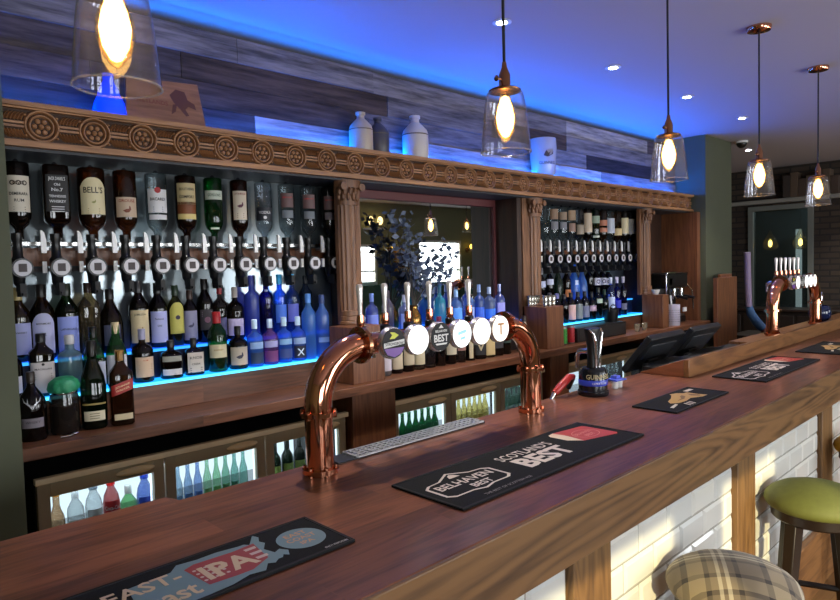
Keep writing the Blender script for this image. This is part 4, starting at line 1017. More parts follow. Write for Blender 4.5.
row(ln(2.37, 2.68, 7), [('beer', .023, .19, (20, 96, 52), (26, 90, 50), (.16, .4, (30, 110, 60)), .15, 'green beer bottle')] * 7, 'behind fourth cooler door', 'green beers behind the fourth cooler door')
row(ln(2.84, 3.14, 7), [('beer', .023, .21, (206, 180, 60), (190, 170, 70), (.12, .44, (230, 214, 120)), .2, 'golden yellow bottle')] * 7, 'behind fifth cooler door', 'golden bottles behind the fifth cooler door')
row(ln(3.29, 3.60, 7), [('beer', .022, .21, (70, 150, 110), (40, 110, 70), (.12, .44, (200, 220, 215)), .15, 'teal green bottle with pale label')] * 7, 'behind sixth cooler door', 'teal bottles behind the sixth cooler door')
row(ln(4.50, 4.81, 6), [('beer', .023, .21, (190, 206, 206), (150, 160, 160), (.12, .44, (200, 214, 220)), .1, 'clear bottle')] * 6, 'in cooler behind stout tap', 'clear bottles in the cooler behind the stout tap')

# ------------------------------------------------------------------ copper tap fonts
font = thing('beer_font', 'copper arch beer font with six taps, nearer one, between the drip tray and wall of bottles', 'beer font', (1.0275, 1.48, 1.1005))
W_ = .985; r0 = .039; hz = .346; br_ = .155
def arc(cx, cz, a0, a1, n=12): return [(cx + br_ * math.cos(a0 + (a1 - a0) * i / n), 0, cz + br_ * math.sin(a0 + (a1 - a0) * i / n)) for i in range(n + 1)]
MB().tube([(0, 0, 0), (0, 0, .1), (0, 0, hz - br_)] + arc(br_, hz - br_, PI, PI / 2)[1:], r0, 28).build('bend_post', COPPER, font)
MB().tube([(W_, 0, 0), (W_, 0, .1), (W_, 0, hz - br_)] + arc(W_ - br_, hz - br_, 0, PI / 2)[1:], r0, 28).build('bend_post', COPPER, font)
MB().tube([(br_ + .002, 0, hz), (W_ - br_ - .002, 0, hz)], .033, 28).build('crossbar', COPPER, font)
def flange(cx, cz, ax='Z', rr=.052):
    m = MB().lathe([(r0 * .8, -.006), (rr, -.006), (rr, .006), (r0 * .8, .006)], 0, 0, 0, 28)
    for k in range(6):
        a = 2 * PI * k / 6 + .3; m.lathe([(0, -.013), (.006, -.013), (.006, .013), (0, .013)], (rr - .007) * math.cos(a), (rr - .007) * math.sin(a), 0, 8)
    if ax == 'X': m.v = [(z, x, y) for x, y, z in m.v]
    m.v = [(x + cx, y, z + cz) for x, y, z in m.v]
    return m
for cx in (0, W_):
    flange(cx, .172).build('collar', COPPER, font); flange(cx, .0135, rr=.05).build('foot_flange', COPPER, font)
flange(br_, hz, 'X', .055).build('collar', BRASSC, font); flange(W_ - br_, hz, 'X', .055).build('collar', COPPER, font)
BX = [1.262 + .100 * i for i in range(6)]
LENS = [('dark', (30, 26, 30)), ('white', (236, 236, 236)), ('best', (26, 26, 28)), ('white', (232, 236, 238)), ('white', (238, 238, 236)), ('tee', (238, 234, 222))]
for i, x in enumerate(BX):
    X = x - 1.0275; yb = -.045; zb = hz + .002
    rim = MB().lathe([(0, .0), (.045, 0), (.048, .006), (.048, .02), (0, .022)], X, yb - .015, zb, 32, axis='Y').build('lens_rim', P((206, 196, 190), .25, .8), font)
    MB().lathe([(0, .0), (.02, 0), (.02, .05), (0, .05)], X, yb, zb, 14, axis='Y').build('lens_stem', COPPER, rim)
    kind, c = LENS[i]
    K9 = .92; fn = lambda u, v, X=X: (X + u, yb - .0165, zb + v)
    fn2 = lambda u, v, X=X: (X + u * K9, yb - .0175, zb + v * K9)
    fn3 = lambda u, v, X=X: (X + u * K9, yb - .0185, zb + v * K9)
    MB().disc(.0445, 0, 0, fn, 32).build('lens_face', P(c, .45, 0, .25, c if kind != 'dark' and kind != 'best' else None, 1.1 if kind not in ('dark', 'best') else 0), rim)
    if kind == 'dark':
        MB().flat([(-.043, -.016), (-.03, -.036), (0, -.046), (.03, -.036), (.043, -.016)], fn2).build('purple_band', P((110, 60, 150), .3), rim)
        m = MB().flat([(-.044, -.014), (.044, -.006), (.044, .010), (-.044, .002)], fn2); m.build('white_band', WHITE, rim)
        MB().text('STRONGBOW', .013, 0, -.002, fn3, fit=.078, bold=.01).build('lettering', P((40, 30, 40), .4), rim, 0, 0)
        MB().flat([(-.02, .014), (-.008, .026), (-.018, .036), (.002, .034), (.02, .024), (.002, .014)], fn2).build('arrow_mark', P((210, 210, 60), .4), rim)
    if kind == 'best':
        m = MB().text('BEST', .034, 0, -.004, fn2, fit=.082, bold=.03); m.text('BELHAVEN', .012, 0, .020, fn2, fit=.07, bold=.02); m.flat([(-.03, -.022), (.03, -.022), (.024, -.028), (-.024, -.028)], fn2); m.flat([(-.012, .03), (0, .042), (.012, .03)], fn2)
        m.build('lettering', WHITE, rim, 0, 0)
    if kind == 'tee':
        MB().text('T', .062, 0, 0, fn2, bold=.02).build('lettering', P((170, 120, 70), .4, 0, .5, (170, 120, 70), .2), rim, 0, 0)
    if i == 3:
        m = MB(); m.flat([(-.024, -.004), (.022, .004), (.022, .016), (-.024, .008)], fn2); m.flat([(-.012, -.022), (.016, -.018), (.016, -.008), (-.012, -.012)], fn2); m.build('blue_print', P((150, 200, 220), .4, 0, .5, (150, 200, 220), .6), rim)
TX = [1.215 + .098 * i for i in range(6)]
for i, x in enumerate(TX):
    X = x - 1.0275
    tp = MB().tube([(X, .02, hz + .01), (X, .075, hz + .005), (X, .095, hz - .01)], [.014, .013, .011], 10).build('tap', CHROME, font)
    MB().tube([(X, .093, hz - .005), (X, .095, hz - .06)], [.009, .007], 10).build('spout', CHROME, tp)
    MB().lathe([(0, 0), (.017, 0), (.017, .028), (.013, .032), (0, .032)], X, .035, hz + .018, 14).build('tap_collar', BLACK, tp)
    MB().lathe([(0, 0), (.011, 0), (.013, .012), (.011, .035), (0, .035)], X, .035, hz + .05, 14).build('ferrule', COPPER, tp)
    MB().lathe([(0, 0), (.0055, 0), (.0065, .03), (.0105, .078), (.0105, .086), (.007, .092), (0, .093)], X, .035, hz + .085, 16).build('tap_handle', P((236, 230, 224), .18, .35), tp)
font['label'] = 'nearer copper arch beer font with six taps and round lit lenses'
dup(font, (4.69, 1.455, 1.149), 0, 'farther copper arch beer font standing behind the raised oak ledge', 'copper beer fonts on the bar'); font['group'] = 'copper beer fonts on the bar'

# drip tray
t = thing('drip_tray', 'perforated steel drip tray set along the bar edge under the taps', 'drip tray', (1.445, 1.548, 1.1005))
m = MB(); L_, Wd = .66, .072
m.box(-L_ / 2, L_ / 2, -Wd / 2, Wd / 2, 0, .004); m.build('tray', BLACKM, t)
m = MB(); nx = 26; ny = 4
sx, sy = .58 / nx, Wd / ny
for i in range(nx + 1): m.box(-L_ / 2 + .07 + i * sx - .004, -L_ / 2 + .07 + i * sx + .004, -Wd / 2, Wd / 2, .004, .009)
for j in range(ny + 1): m.box(-L_ / 2 + .07, L_ / 2 - .01, -Wd / 2 + j * sy - .004, -Wd / 2 + j * sy + .004, .0042, .0088)
m.build('perforated_grate', P((196, 198, 200), .35, .6), t)

# stout tap
t = thing('stout_tap', 'single black stout tap with chrome handle on round base', 'beer tap', (2.455, 1.475, 1.1005))
MB().lathe([(0, 0), (.062, 0), (.066, .006), (.065, .02), (.061, .024), (.060, .10), (.052, .118), (.035, .122), (0, .122)], seg=36).build('base', P((16, 18, 24), .2), t)
b_ = MB().lathe([(.0610, .046), (.0622, .048), (.0620, .068), (.0608, .070)], seg=36).build('blue_band', P((50, 70, 190), .3), t)
base = t.children[0]
m = MB(); fn = surf(.0605, 2, 1, .0015); m.text('GUINNESS', .028, .0, .086, fn, fit=.115, bold=.01); o = m.build('lettering', P((200, 186, 140), .4), base, 0, 0); o.rotation_euler = (0, 0, -.55)
m = MB(); m.text('EXTRA COLD', .011, .0, .058, surf(.0622, 2, 1, .0015), fit=.07); o = m.build('lettering', WHITE, b_, 0, 0); o.rotation_euler = (0, 0, -.55)
# flared handle: black column with twin chrome blades
hp = [(0, .118), (0, .16), (-.004, .22), (-.012, .27), (-.02, .29)]
vs = []; m = MB()
secs = [(.115, .026, .026), (.16, .026, .022), (.21, .029, .022), (.25, .036, .026), (.275, .046, .029), (.288, .047, .029), (.292, .038, .022)]
ringn = 20
for (zz, rx, ry_) in secs:
    for k in range(ringn):
        a = 2 * PI * k / ringn; vs.append((rx * math.cos(a), ry_ * math.sin(a), zz))
m.add(vs, [(i * ringn + k, i * ringn + (k + 1) % ringn, (i + 1) * ringn + (k + 1) % ringn, (i + 1) * ringn + k) for i in range(len(secs) - 1) for k in range(ringn)] + [tuple(range((len(secs) - 1) * ringn, len(secs) * ringn))])
hd = m.build('tap_handle', BLACK, t)
for q in (-1, 1):
    m = MB(); m.tube([(q * .014, -.022, .12), (q * .015, -.025, .17), (q * .021, -.026, .23), (q * .033, -.026, .268), (q * .044, -.010, .287)], [.006, .007, .007, .007, .004], 10); m.build('chrome_blade', CHROME, hd)
MB().tube([(0, .02, .19), (0, .065, .185), (0, .078, .16), (0, .078, .11)], [.012, .012, .01, .008], 10).build('spout', CHROME, t)

# red hose gun behind the stout tap
t = thing('soda_gun', 'red handled drinks hose with chrome nozzle by the stout tap', 'soda gun', (2.365, 1.565, 1.1005))
MB().tube([(.06, -.01, .075), (.02, -.015, .078), (-.03, -.01, .05), (-.07, 0, .02)], [.012, .016, .017, .014], 12).build('red_grip', P((170, 40, 36), .35), t)
MB().tube([(-.07, 0, .02), (-.095, .003, -.006)], [.010, .006], 10).build('nozzle', CHROME, t)
MB().tube([(.06, -.01, .075), (.09, .01, .06), (.10, .04, .012)], .010, 10).build('hose', BLACK, t)
# blue covered pots
t = thing('card_holder', 'two small white pots under a blue card next to stout tap', 'pot', (2.66, 1.475, 1.1005))
for x in (-.020, .018): MB().lathe([(0, 0), (.014, 0), (.016, .03), (0, .03)], x, 0, 0, 16).build('white_pot', WHITE, t)
m = MB(); m.prism([(-.05, -.025), (.012, -.04), (.05, -.006), (.036, .033), (-.03, .03)], lambda u, v, d: (u, v, d + .2 * abs(v)), .031, .036); m.build('blue_card', P((70, 90, 200), .4), t)
m = MB(); m.box(-.02, .015, -.008, .02, .036, .055); m.build('blue_fold', P((90, 105, 215), .4), t)

# tills
def till(x, label):
    t = thing('till', label, 'till', (x, 1.69, .8805))
    m = MB(); ax = (1, 0, 0)
    dn = Vector((0, .14, -.17)).normalized(); nrm = Vector((1, 0, 0)).cross(dn)
    c = Vector((.20, -.03, .295))
    scr = MB().obox(c, ax, dn, nrm, .205, .125, .018).build('screen_housing', P((22, 23, 26), .45), t, .006)
    MB().obox(c + nrm * .0195 * (1 if nrm.y > 0 else -1), ax, dn, nrm, .185, .105, .001).build('screen', P((6, 7, 9), .15), scr)
    MB().obox(c - Vector((0, .022, -.016)), ax, dn, nrm, .15, .05, .016).build('rear_cover', P((44, 46, 50), .4), scr, .004)
    MB().box(.14, .26, -.03, .03, .02, .25).build('stand', BLACK, t, .004)
    MB().box(.04, .36, -.10, .14, 0, .02).build('foot', BLACK, t, .004)
    m = MB().box(.02, .40, -.10, -.05, .20, .245); m.build('printer_cover', P((30, 31, 34), .4), t, .006)
    return t
till(3.20, 'black till screen tilted behind the bar, nearer the stout tap')
till(3.72, 'black till screen tilted behind the bar, nearer the farther copper font')

# ------------------------------------------------------------------ bar mats
def mat_thing(x0, x1, y0, y1, label):
    t = thing('bar_mat', label, 'bar mat', ((x0 + x1) / 2, (y0 + y1) / 2, 1.1005), 0, 'printed bar mats')
    w, h = (x1 - x0) / 2, (y1 - y0) / 2
    MB().box(-w, w, -h, h, 0, .005).build('rubber_mat', P((22, 22, 24), .8, 0, .2, bump=.1, nscale=300), t, .002)
    m = MB(); q = .008
    for a, b_, c, d in [(-w, w, -h, -h + q), (-w, w, h - q, h), (-w, -w + q, -h + q, h - q), (w - q, w, -h + q, h - q)]: m.box(a + .0005, b_ - .0005, c + .0005, d - .0005, .005, .0065)
    m.build('rim', P((30, 30, 33), .7, 0, .25), t)
    return t
LF = lambda z: (lambda u, v: (u, v, z))
def belhaven(t, s=1.):
    pr = t
    cream = P((222, 208, 196), .5)
    # shield outline and name
    cx = -.285
    sh = [(-.125, -.045), (-.105, -.06), (-.04, -.06), (0, -.072), (.04, -.06), (.105, -.06), (.125, -.045), (.125, .03), (.105, .045), (.06, .05), (0, .085), (-.06, .05), (-.105, .045), (-.125, .03)]
    m = MB(); n = len(sh)
    vi = [(cx + u * .93, v * .9) for u, v in sh]; vo = [(cx + u, v) for u, v in sh]
    m.add([LF(.0056)(*p) for p in vo] + [LF(.0056)(*p) for p in vi], [(i, (i + 1) % n, n + (i + 1) % n, n + i) for i in range(n)])
    m.text('BELHAVEN', .047, cx, .010, LF(.0056), fit=.205, bold=.02); m.text('BEST', .036, cx + .02, -.034, LF(.0056), fit=.085, bold=.025)
    m.flat([(cx - .02, .045), (cx - .012, .062), (cx, .07), (cx + .012, .062), (cx + .02, .045)], LF(.0056))
    m.build('shield_print', cream, t, 0, 0)
    m = MB(); m.text("SCOTLAND'S", .056, .03, .052, LF(.0056), fit=.25, bold=.012); m.text('BEST', .105, .035, -.018, LF(.0056), fit=.25, bold=.04, sx=1.05)
    m.build('lettering', cream, t, 0, 0)
    m = MB(); m.text('THE BEST OF SCOTTISH ALE', .015, -.235, -.099, LF(.0056), fit=.29); m.build('strapline', P((150, 142, 136), .5), t, 0, 0)
    g = MB().flat([(.215, .085), (.225, .098), (.26, .104), (.405, .086), (.41, .075), (.41, -.045), (.395, -.055), (.25, -.02), (.215, .02)], LF(.0055)).build('beer_glass_print', P((180, 52, 40), .45), t, 0, 0)
    MB().flat([(.215, .02), (.215, .085), (.225, .098), (.255, .104), (.262, .06), (.25, -.02)], LF(.0058)).build('foam_print', P((226, 204, 178), .5), g, 0, 0)
    m = MB(); m.text('BELHAVEN', .024, .33, .036, LF(.0058), fit=.09, bold=.01); m.text('BEST', .024, .33, .008, LF(.0058), fit=.06, bold=.02); m.ring(.058, .055, .33, .024, lambda u, v: (u, .024 + (v - .024) * .7, .0058), 28)
    m.build('lettering', P((220, 150, 130), .5), g, 0, 0)
t = mat_thing(1.084, 1.965, .995, 1.247, 'black bar mat with cream lettering and red pint, centre of the bar'); belhaven(t)
t = mat_thing(3.165, 4.035, 1.01, 1.253, 'black bar mat with cream lettering and red pint, before the raised ledge'); belhaven(t)
# the blue and red ale mat
t = mat_thing(-.07, .81, 1.05, 1.236, 'black bar mat printed with a blue and red map, nearest the camera')
blue = P((112, 140, 150), .5); cr_ = P((214, 188, 158), .5); redp = P((158, 48, 52), .5)
outl = [(-.30, -.085), (-.31, -.04), (-.24, -.045), (-.20, .0), (-.13, -.02), (-.12, .045), (-.04, .05), (-.02, .072), (.02, .066), (.06, .068), (.11, .06), (.135, .06), (.15, .05), (.18, .07), (.205, .088), (.215, .07), (.195, .05), (.205, .035), (.17, .01), (.185, -.02), (.215, -.012), (.235, -.03), (.215, -.05), (.20, -.04), (.185, -.05), (.165, -.05), (.14, -.06), (.115, -.052), (.09, -.075), (.06, -.068), (.02, -.08), (-.05, -.085)]
t_sh = .155
mp_ = MB().prism([(t_sh - .005 + (u if u < .1 else .1 + (u - .1) * .5), v) for u, v in outl], lambda u, v, d: (u, v, d), .0052, .0056).build('map_print', blue, t, 0, 0)
fl = MB().flat([(t_sh + u * .78, v) for u, v in [(-.02, -.05), (-.03, .04), (.0, .05), (.10, .045), (.165, .05), (.155, .005), (.15, -.03), (.09, -.055), (.05, -.055)]], LF(.0060)).build('flag_print', redp, mp_, 0, 0)
m = MB()
for yy in (.036, .012, -.012): m.flat([(t_sh + .098, yy), (t_sh + .124, yy), (t_sh + .122, yy - .011), (t_sh + .098, yy - .011)], LF(.0063))
m.build('stripe_pattern', P((206, 180, 170), .5), fl, 0, 0); m = MB()
for i in range(5):
    for j in range(4): m.disc(.004, t_sh - .012 + i * .011 - .0 * j, -.03 + j * .017, LF(.0063), 6)
m.build('star_pattern', P((206, 180, 170), .5), fl, 0, 0)
m = MB(); m.text('IPA', .085, t_sh + .046, -.004, LF(.0066), fit=.105, bold=.03); m.build('lettering', cr_, fl, 0, 0)
m = MB(); m.text('EAST-', .060, t_sh - .105, .026, LF(.0064), fit=.135, bold=.02); m.text('Coast', .072, t_sh - .10, -.040, LF(.0064), fit=.135, bold=.02); m.build('lettering', cr_, mp_, 0, 0)
bd = MB().disc(.052, .368, .0, lambda u, v: (u, v, .0055), 32).build('round_badge', blue, t, 0, 0)
m = MB(); m.text('EAST', .024, .368, .024, LF(.0062), fit=.06, bold=.01); m.text('COAST', .024, .368, .0, LF(.0062), fit=.068, bold=.01); m.text('IPA', .022, .368, -.024, LF(.0062), fit=.05, bold=.01); m.build('lettering', P((205, 150, 110), .5), bd, 0, 0)
m = MB(); m.text('ENJOY RESPONSIBLY', .010, .405, -.078, LF(.0057), fit=.06); m.build('small_print', WHITE, t, 0, 0)
# golden mats
def golden(t):
    gold = P((190, 150, 84), .45); g2 = P((120, 84, 40), .5)
    a = MB().flat([(-.12, -.005), (-.09, .02), (-.03, .035), (.03, .06), (.05, .078), (.09, .066), (.105, .045), (.135, .04), (.13, -.01), (.14, -.045), (.09, -.045), (.03, -.02), (-.03, -.03), (-.09, -.025)], LF(.0056)).build('golden_figure', gold, t, 0, 0)
    m = MB().flat([(-.06, -.005), (.0, .005), (.03, .025), (.06, .03), (.05, .01), (.0, -.008)], LF(.0060)); m.flat([(.08, .0), (.11, .03), (.12, -.02), (.10, -.03)], LF(.0060)); m.build('dark_detail', g2, a, 0, 0)
    m = MB()
    for i in range(3): m.flat([(-.10 + .022 * i, -.075), (-.088 + .022 * i, -.075), (-.075 + .022 * i, -.042), (-.087 + .022 * i, -.042)], LF(.0056))
    m.build('stripe_print', P((214, 204, 186), .5), t, 0, 0); MB().flat([(-.19, -.05), (-.12, -.035), (-.115, -.022), (-.19, -.035)], LF(.0056)).build('side_print', P((214, 204, 186), .5), t, 0, 0); m = MB(); m.flat([(.15, .045), (.215, .045), (.215, .065), (.15, .065)], LF(.0056))
    m.build('pale_print', P((214, 204, 186), .5), t, 0, 0)
t = mat_thing(2.325, 2.83, 1.048, 1.228, 'smaller black bar mat with gold figure, between the two lettered mats'); golden(t)
t = mat_thing(4.30, 4.90, .96, 1.21, 'black and gold bar mat at the far end, at photo edge'); golden(t)
t = thing('glass_bowl', 'dark blue round bowl on far end of the bar by copper font', 'bowl', (5.86, 1.47, 1.149))
MB().lathe([(0, 0), (.035, 0), (.07, .03), (.082, .075), (.07, .12), (.06, .135), (.055, .135), (.064, .118), (.075, .075), (.064, .035), (0, .01)], seg=26).build('bowl_body', P((26, 36, 70), .1), t)
MB().tube([(.02, 0, .13), (.03, 0, .2), (.05, 0, .235), (.075, 0, .22), (.08, 0, .15)], .006, 8).build('loop_handle', CHROME, t)

# ------------------------------------------------------------------ stools
def stool_shape(name, label, loc, rz, cushmat):
    t = thing(name, label, 'bar stool', loc, rz, 'bar stools along the tiled front')
    DK = P((30, 21, 17), .35)
    m = MB().lathe([(0, .667), (.165, .667), (.180, .676), (.187, .692), (.184, .708), (.168, .727), (.135, .747), (.09, .762), (.045, .770), (0, .772)], seg=40); m.build('seat', cushmat, t)
    MB().lathe([(0, .625), (.155, .625), (.162, .632), (.162, .666), (0, .666)], seg=36).build('seat_frame', DK, t)
    for k in range(4):
        a = PI / 4 + PI / 2 * k; c_, s_ = math.cos(a), math.sin(a)
        m = MB(); p0 = Vector((c_ * .115, s_ * .115, .64)); p1 = Vector((c_ * .185, s_ * .185, 0))
        d = (p1 - p0).normalized(); ax = Vector((-s_, c_, 0)); ay = d.cross(ax)
        vs = [p0 + ax * i * .026 + ay * j * .024 for i, j in ((-1, -1), (1, -1), (1, 1), (-1, 1))] + [p1 + ax * i * .018 + ay * j * .016 for i, j in ((-1, -1), (1, -1), (1, 1), (-1, 1))]
        for v in vs[4:]: v.z = 0
        m.add(vs, [(0, 3, 2, 1), (4, 5, 6, 7), (0, 1, 5, 4), (1, 2, 6, 5), (2, 3, 7, 6), (3, 0, 4, 7)])
        m.build('leg', DK, t, .004)
    for k in range(4):
        a = PI / 4 + PI / 2 * k; b_ = a + PI / 2; zz = .30 if k % 2 else .22
        rr = .115 + .07 * (.64 - zz) / .64
        MB().tube([(rr * math.cos(a), rr * math.sin(a), zz), (rr * math.cos(b_), rr * math.sin(b_), zz)], .013, 8).build('stretcher', DK, t)
    return t
def TARTAN():
    m, nt, out = nmat('tartan'); N = nt.nodes.new; L = nt.links.new
    tc = N('ShaderNodeTexCoord'); sp = N('ShaderNodeSeparateXYZ'); L(tc.outputs['Object'], sp.inputs[0])
    def stripes(o, pos):
        mod = N('ShaderNodeMath'); mod.operation = 'MULTIPLY_ADD'; mod.inputs[1].default_value = 1 / .22; mod.inputs[2].default_value = 5.33; L(o, mod.inputs[0])
        fr = N('ShaderNodeMath'); fr.operation = 'FRACT'; L(mod.outputs[0], fr.inputs[0])
        cr = N('ShaderNodeValToRGB'); cr.color_ramp.interpolation = 'CONSTANT'
        els = pos; cr.color_ramp.elements[0].position = 0; cr.color_ramp.elements[0].color = els[0][1]; cr.color_ramp.elements[1].position = els[1][0]; cr.color_ramp.elements[1].color = els[1][1]
        for p, c in els[2:]:
            e = cr.color_ramp.elements.new(p); e.color = c
        L(fr.outputs[0], cr.inputs[0]); return cr.outputs[0]
    base = col((116, 102, 82)); dk = col((50, 42, 36)); lt = col((206, 196, 170)); mid = col((150, 134, 104))
    seq = [(0, base), (.28, dk), (.34, base), (.42, lt), (.47, base), (.52, lt), (.57, base), (.66, dk), (.72, mid), (.92, dk)]
    mx = N('ShaderNodeMixRGB'); mx.inputs[0].default_value = .5
    L(stripes(sp.outputs['X'], seq), mx.inputs[1]); L(stripes(sp.outputs['Y'], seq), mx.inputs[2])
    b = N('ShaderNodeBsdfPrincipled'); b.inputs['Roughness'].default_value = .85; b.inputs['Sheen Weight'].default_value = .2
    L(mx.outputs[0], b.inputs['Base Color'])
    nz = N('ShaderNodeTexNoise'); nz.inputs['Scale'].default_value = 400; L(tc.outputs['Object'], nz.inputs['Vector'])
    bp = N('ShaderNodeBump'); bp.inputs['Strength'].default_value = .2; bp.inputs['Distance'].default_value = .002; L(nz.outputs['Fac'], bp.inputs['Height']); L(bp.outputs[0], b.inputs['Normal'])
    L(b.outputs[0], out.inputs[0]); return m
stool_shape('bar_stool', 'dark legged bar stool with brown and cream tartan round seat', (1.962, .72, 0), .5, TARTAN())
stool_shape('bar_stool', 'dark legged bar stool with plain olive green round seat', (2.885, .735, 0), .35, P((104, 110, 50), .7, noise=.2, nscale=40))
stool_shape('bar_stool', 'dark legged bar stool with mustard yellow seat at photo edge', (3.88, .72, 0), .45, P((186, 146, 40), .7, noise=.2, nscale=40))

# ------------------------------------------------------------------ pendants
BULBG = GLASS((255, 226, 176), .02, .75)
GLOW = EM((255, 206, 120), 16.)
def pendant(loc, label, canopy=True):
    t = thing('pendant_lamp', label, 'pendant lamp', loc, 0, 'glass pendant lamps over the bar')
    H = CEIL - loc[2]
    # bell of clear glass, open below
    pr = [(.046, .180), (.053, .174), (.058, .155), (.064, .11), (.070, .05), (.0735, .004), (.0745, .002), (.0735, .0), (.0715, .002), (.0685, .05), (.0625, .11), (.0565, .154), (.0515, .172), (.046, .1775)]
    MB().lathe(pr, seg=40).build('glass_shade', GLASS((250, 251, 253), .008, .75, .01), t)
    MB().lathe([(.0735 + .0022 * math.cos(2 * PI * k / 8), .0022 + .0022 * math.sin(2 * PI * k / 8)) for k in range(9)], seg=40).build('glass_rim', GLASS((255, 255, 255), .16, .9, .03), t)
    MB().lathe([(0, .178), (.046, .178), (.048, .183), (.042, .187), (.020, .189), (.017, .195), (.017, .228), (.013, .238), (.008, .25), (.006, .265), (0, .265)], seg=24).build('lamp_holder', BRASSC, t)
    m = MB().tube([(-.017, 0, .212), (-.034, 0, .212)], .0035, 8); m.ellipsoid((-.038, 0, .212), .004, .009, .009, 8, 6); m.build('switch_key', BRASSC, t)
    bl = MB().lathe([(0, .178), (.014, .176), (.016, .16), (.024, .14), (.032, .115), (.033, .09), (.026, .062), (.012, .042), (.005, .036), (0, .033)], seg=24).build('bulb', BULBG, t)
    MB().lathe([(0, .168), (.011, .162), (.021, .135), (.027, .105), (.022, .072), (.010, .05), (0, .045)], seg=16).build('filament_glow', GLOW, bl)
    MB().tube([(0, 0, .265), (0, 0, H)], .0045, 8).build('flex', P((14, 13, 13), .6), t)
    if canopy: MB().lathe([(0, H - .03), (.02, H - .03), (.055, H - .022), (.06, H - .012), (.06, H), (0, H)], seg=28).build('ceiling_rose', COPPER, t)
    return t
PXs = [.431, 1.533, 2.607, 3.665, 4.733]
names = ['pendant lamp nearest the camera, cut by photo top, before plank wall', 'second glass pendant lamp from camera, hanging before the pint glass', 'third glass pendant lamp from camera, hanging before the plank wall end', 'fourth glass pendant lamp from camera with copper ceiling rose', 'farthest glass pendant lamp at photo edge with copper ceiling rose']
p0 = pendant((PXs[0], 1.2, 2.0), names[0])
for x, n_ in zip(PXs[1:], names[1:]): dup(p0, (x, 1.2, 2.0), 0, n_)
# lamps across the room, seen in the mirror
dup(p0, (8.33, -1.5, 2.27), 0, 'pendant lamp over the window tables, seen at mirror edge')
# bulbs beyond the far window
for y, nm in [(3.10, 'teardrop glass lamp beyond the far window, over the white door'), (2.72, 'teardrop glass lamp beyond the far window, by its edge')]:
    t = thing('teardrop_lamp', nm, 'pendant lamp', (9.9, y, 1.78))
    MB().lathe([(0, 0), (.07, .02), (.10, .07), (.09, .13), (.04, .22), (.015, .28), (0, .28)], seg=24).build('glass_drop', GLASS((225, 220, 200), .03), t)
    MB().ellipsoid((0, 0, .10), .026, .026, .05).build('filament_glow', EM((255, 196, 96), 30.), t)
    MB().tube([(0, 0, .28), (0, 0, CEIL - 1.78)], .004, 6).build('flex', BLACK, t)
# ceiling downlights; drinkers' side row and far last one are added as fill
for i, (x, y) in enumerate([(2.57, 2.02), (3.68, 2.04), (4.76, 2.05), (5.85, 2.05), (1.46, 2.0), (7.6, 2.6), (.6, -.6), (2.4, -.6), (4.2, -.6), (6.0, -.6), (7.8, -.6), (8.6, 1.8)]):
    t = thing('downlight', '%s recessed ceiling downlight' % ['brightest, beside the second pendant flex,', 'over the middle of the bar aisle,', 'between the third and fourth pendants,', 'near the green pillar top,', 'above the camera end of the aisle,', 'beyond the green pillar,'][min(i, 5)], 'downlight', (x, y, CEIL), 0, 'recessed ceiling downlights')
    t['label'] = ['recessed ceiling downlight behind the second pendant flex', 'recessed ceiling downlight between the second and third pendants', 'recessed ceiling downlight just past the third pendant flex', 'recessed ceiling downlight before the green pillar', 'recessed ceiling downlight above the camera end of the aisle', 'recessed ceiling downlight beyond the green pillar'][i] if i < 6 else '%s added recessed fill downlight from the entrance over the drinkers side' % ORD[i - 6]
    MB().lathe([(.03, -.001), (.046, -.003), (.048, -.006), (.03, -.008)], seg=24).build('trim_ring', WHITE, t)
    MB().lathe([(0, -.009), (.026, -.009), (.026, -.002), (0, -.002)], seg=20).build('lens', EM((235, 238, 255), 45.), t)
    ld = bpy.data.lights.new('downlight_beam', 'SPOT'); ld.energy = 75 if i < 6 else 70; ld.spot_size = math.radians(95); ld.spot_blend = .7; ld.color = (1, .93, .84); ld.shadow_soft_size = .03
    lo = bpy.data.objects.new('downlight_beam', ld); C.objects.link(lo); lo.location = (x, y, CEIL - .02)
t = thing('dome_camera', 'small black dome camera on ceiling beyond the green pillar', 'security camera', (7.0, 2.46, CEIL))
MB().lathe([(0, -.02), (.06, -.02), (.062, -.01), (.06, 0), (0, 0)], seg=24).build('mount', WHITE, t)
MB().lathe([(0, -.07), (.02, -.067), (.04, -.052), (.05, -.03), (.05, -.02), (0, -.02)], seg=24).build('dome', BLACK, t)

# ------------------------------------------------------------------ display shelf items
ZS = 2.3065
t = thing('printed_board', 'worn tan printed board leaning on planks behind nearest pendant', 'board', (1.19, 2.745, ZS))
lean = .12
fb = lambda u, v, d: (u, .05 + lean * 0 - d + v * lean * 1.4 - .03, v)
MB().prism([(-.175, 0), (.175, 0), (.155, .21), (-.155, .19)], fb, 0, .012).build('panel', WOOD((150, 104, 72), (104, 66, 46), 'X', 1.5, .6, 0, 1., 4), t)
f2 = lambda u, v: fb(u, v, .0135)
brn = P((84, 44, 36), .6); rdd = P((110, 44, 34), .6)
m = MB(); m.text('WETLANDS', .026, -.06, .10, f2, fit=.15); m.build('lettering', rdd, t, 0, 0)
m = MB(); m.flat([(.02, .14), (.05, .17), (.09, .165), (.10, .13), (.13, .115), (.135, .09), (.10, .10), (.085, .085), (.10, .06), (.085, .055), (.06, .085), (.035, .11)], f2); m.flat([(.03, .10), (.05, .105), (.04, .07), (.02, .055)], f2); m.build('figure_print', brn, t, 0, 0)
t = thing('blue_bottle_shape', 'bright blue triangular bottle shape beside the printed board', 'bottle', (.955, 2.765, ZS))
t.name = 'blue_decanter'
MB().lathe([(0, 0), (.06, 0), (.064, .01), (.055, .06), (.035, .11), (.02, .15), (.02, .18), (0, .18)], seg=24, n=2.6).build('glass_body', GLASS((16, 60, 240), .1, .6, .05, .85), t)
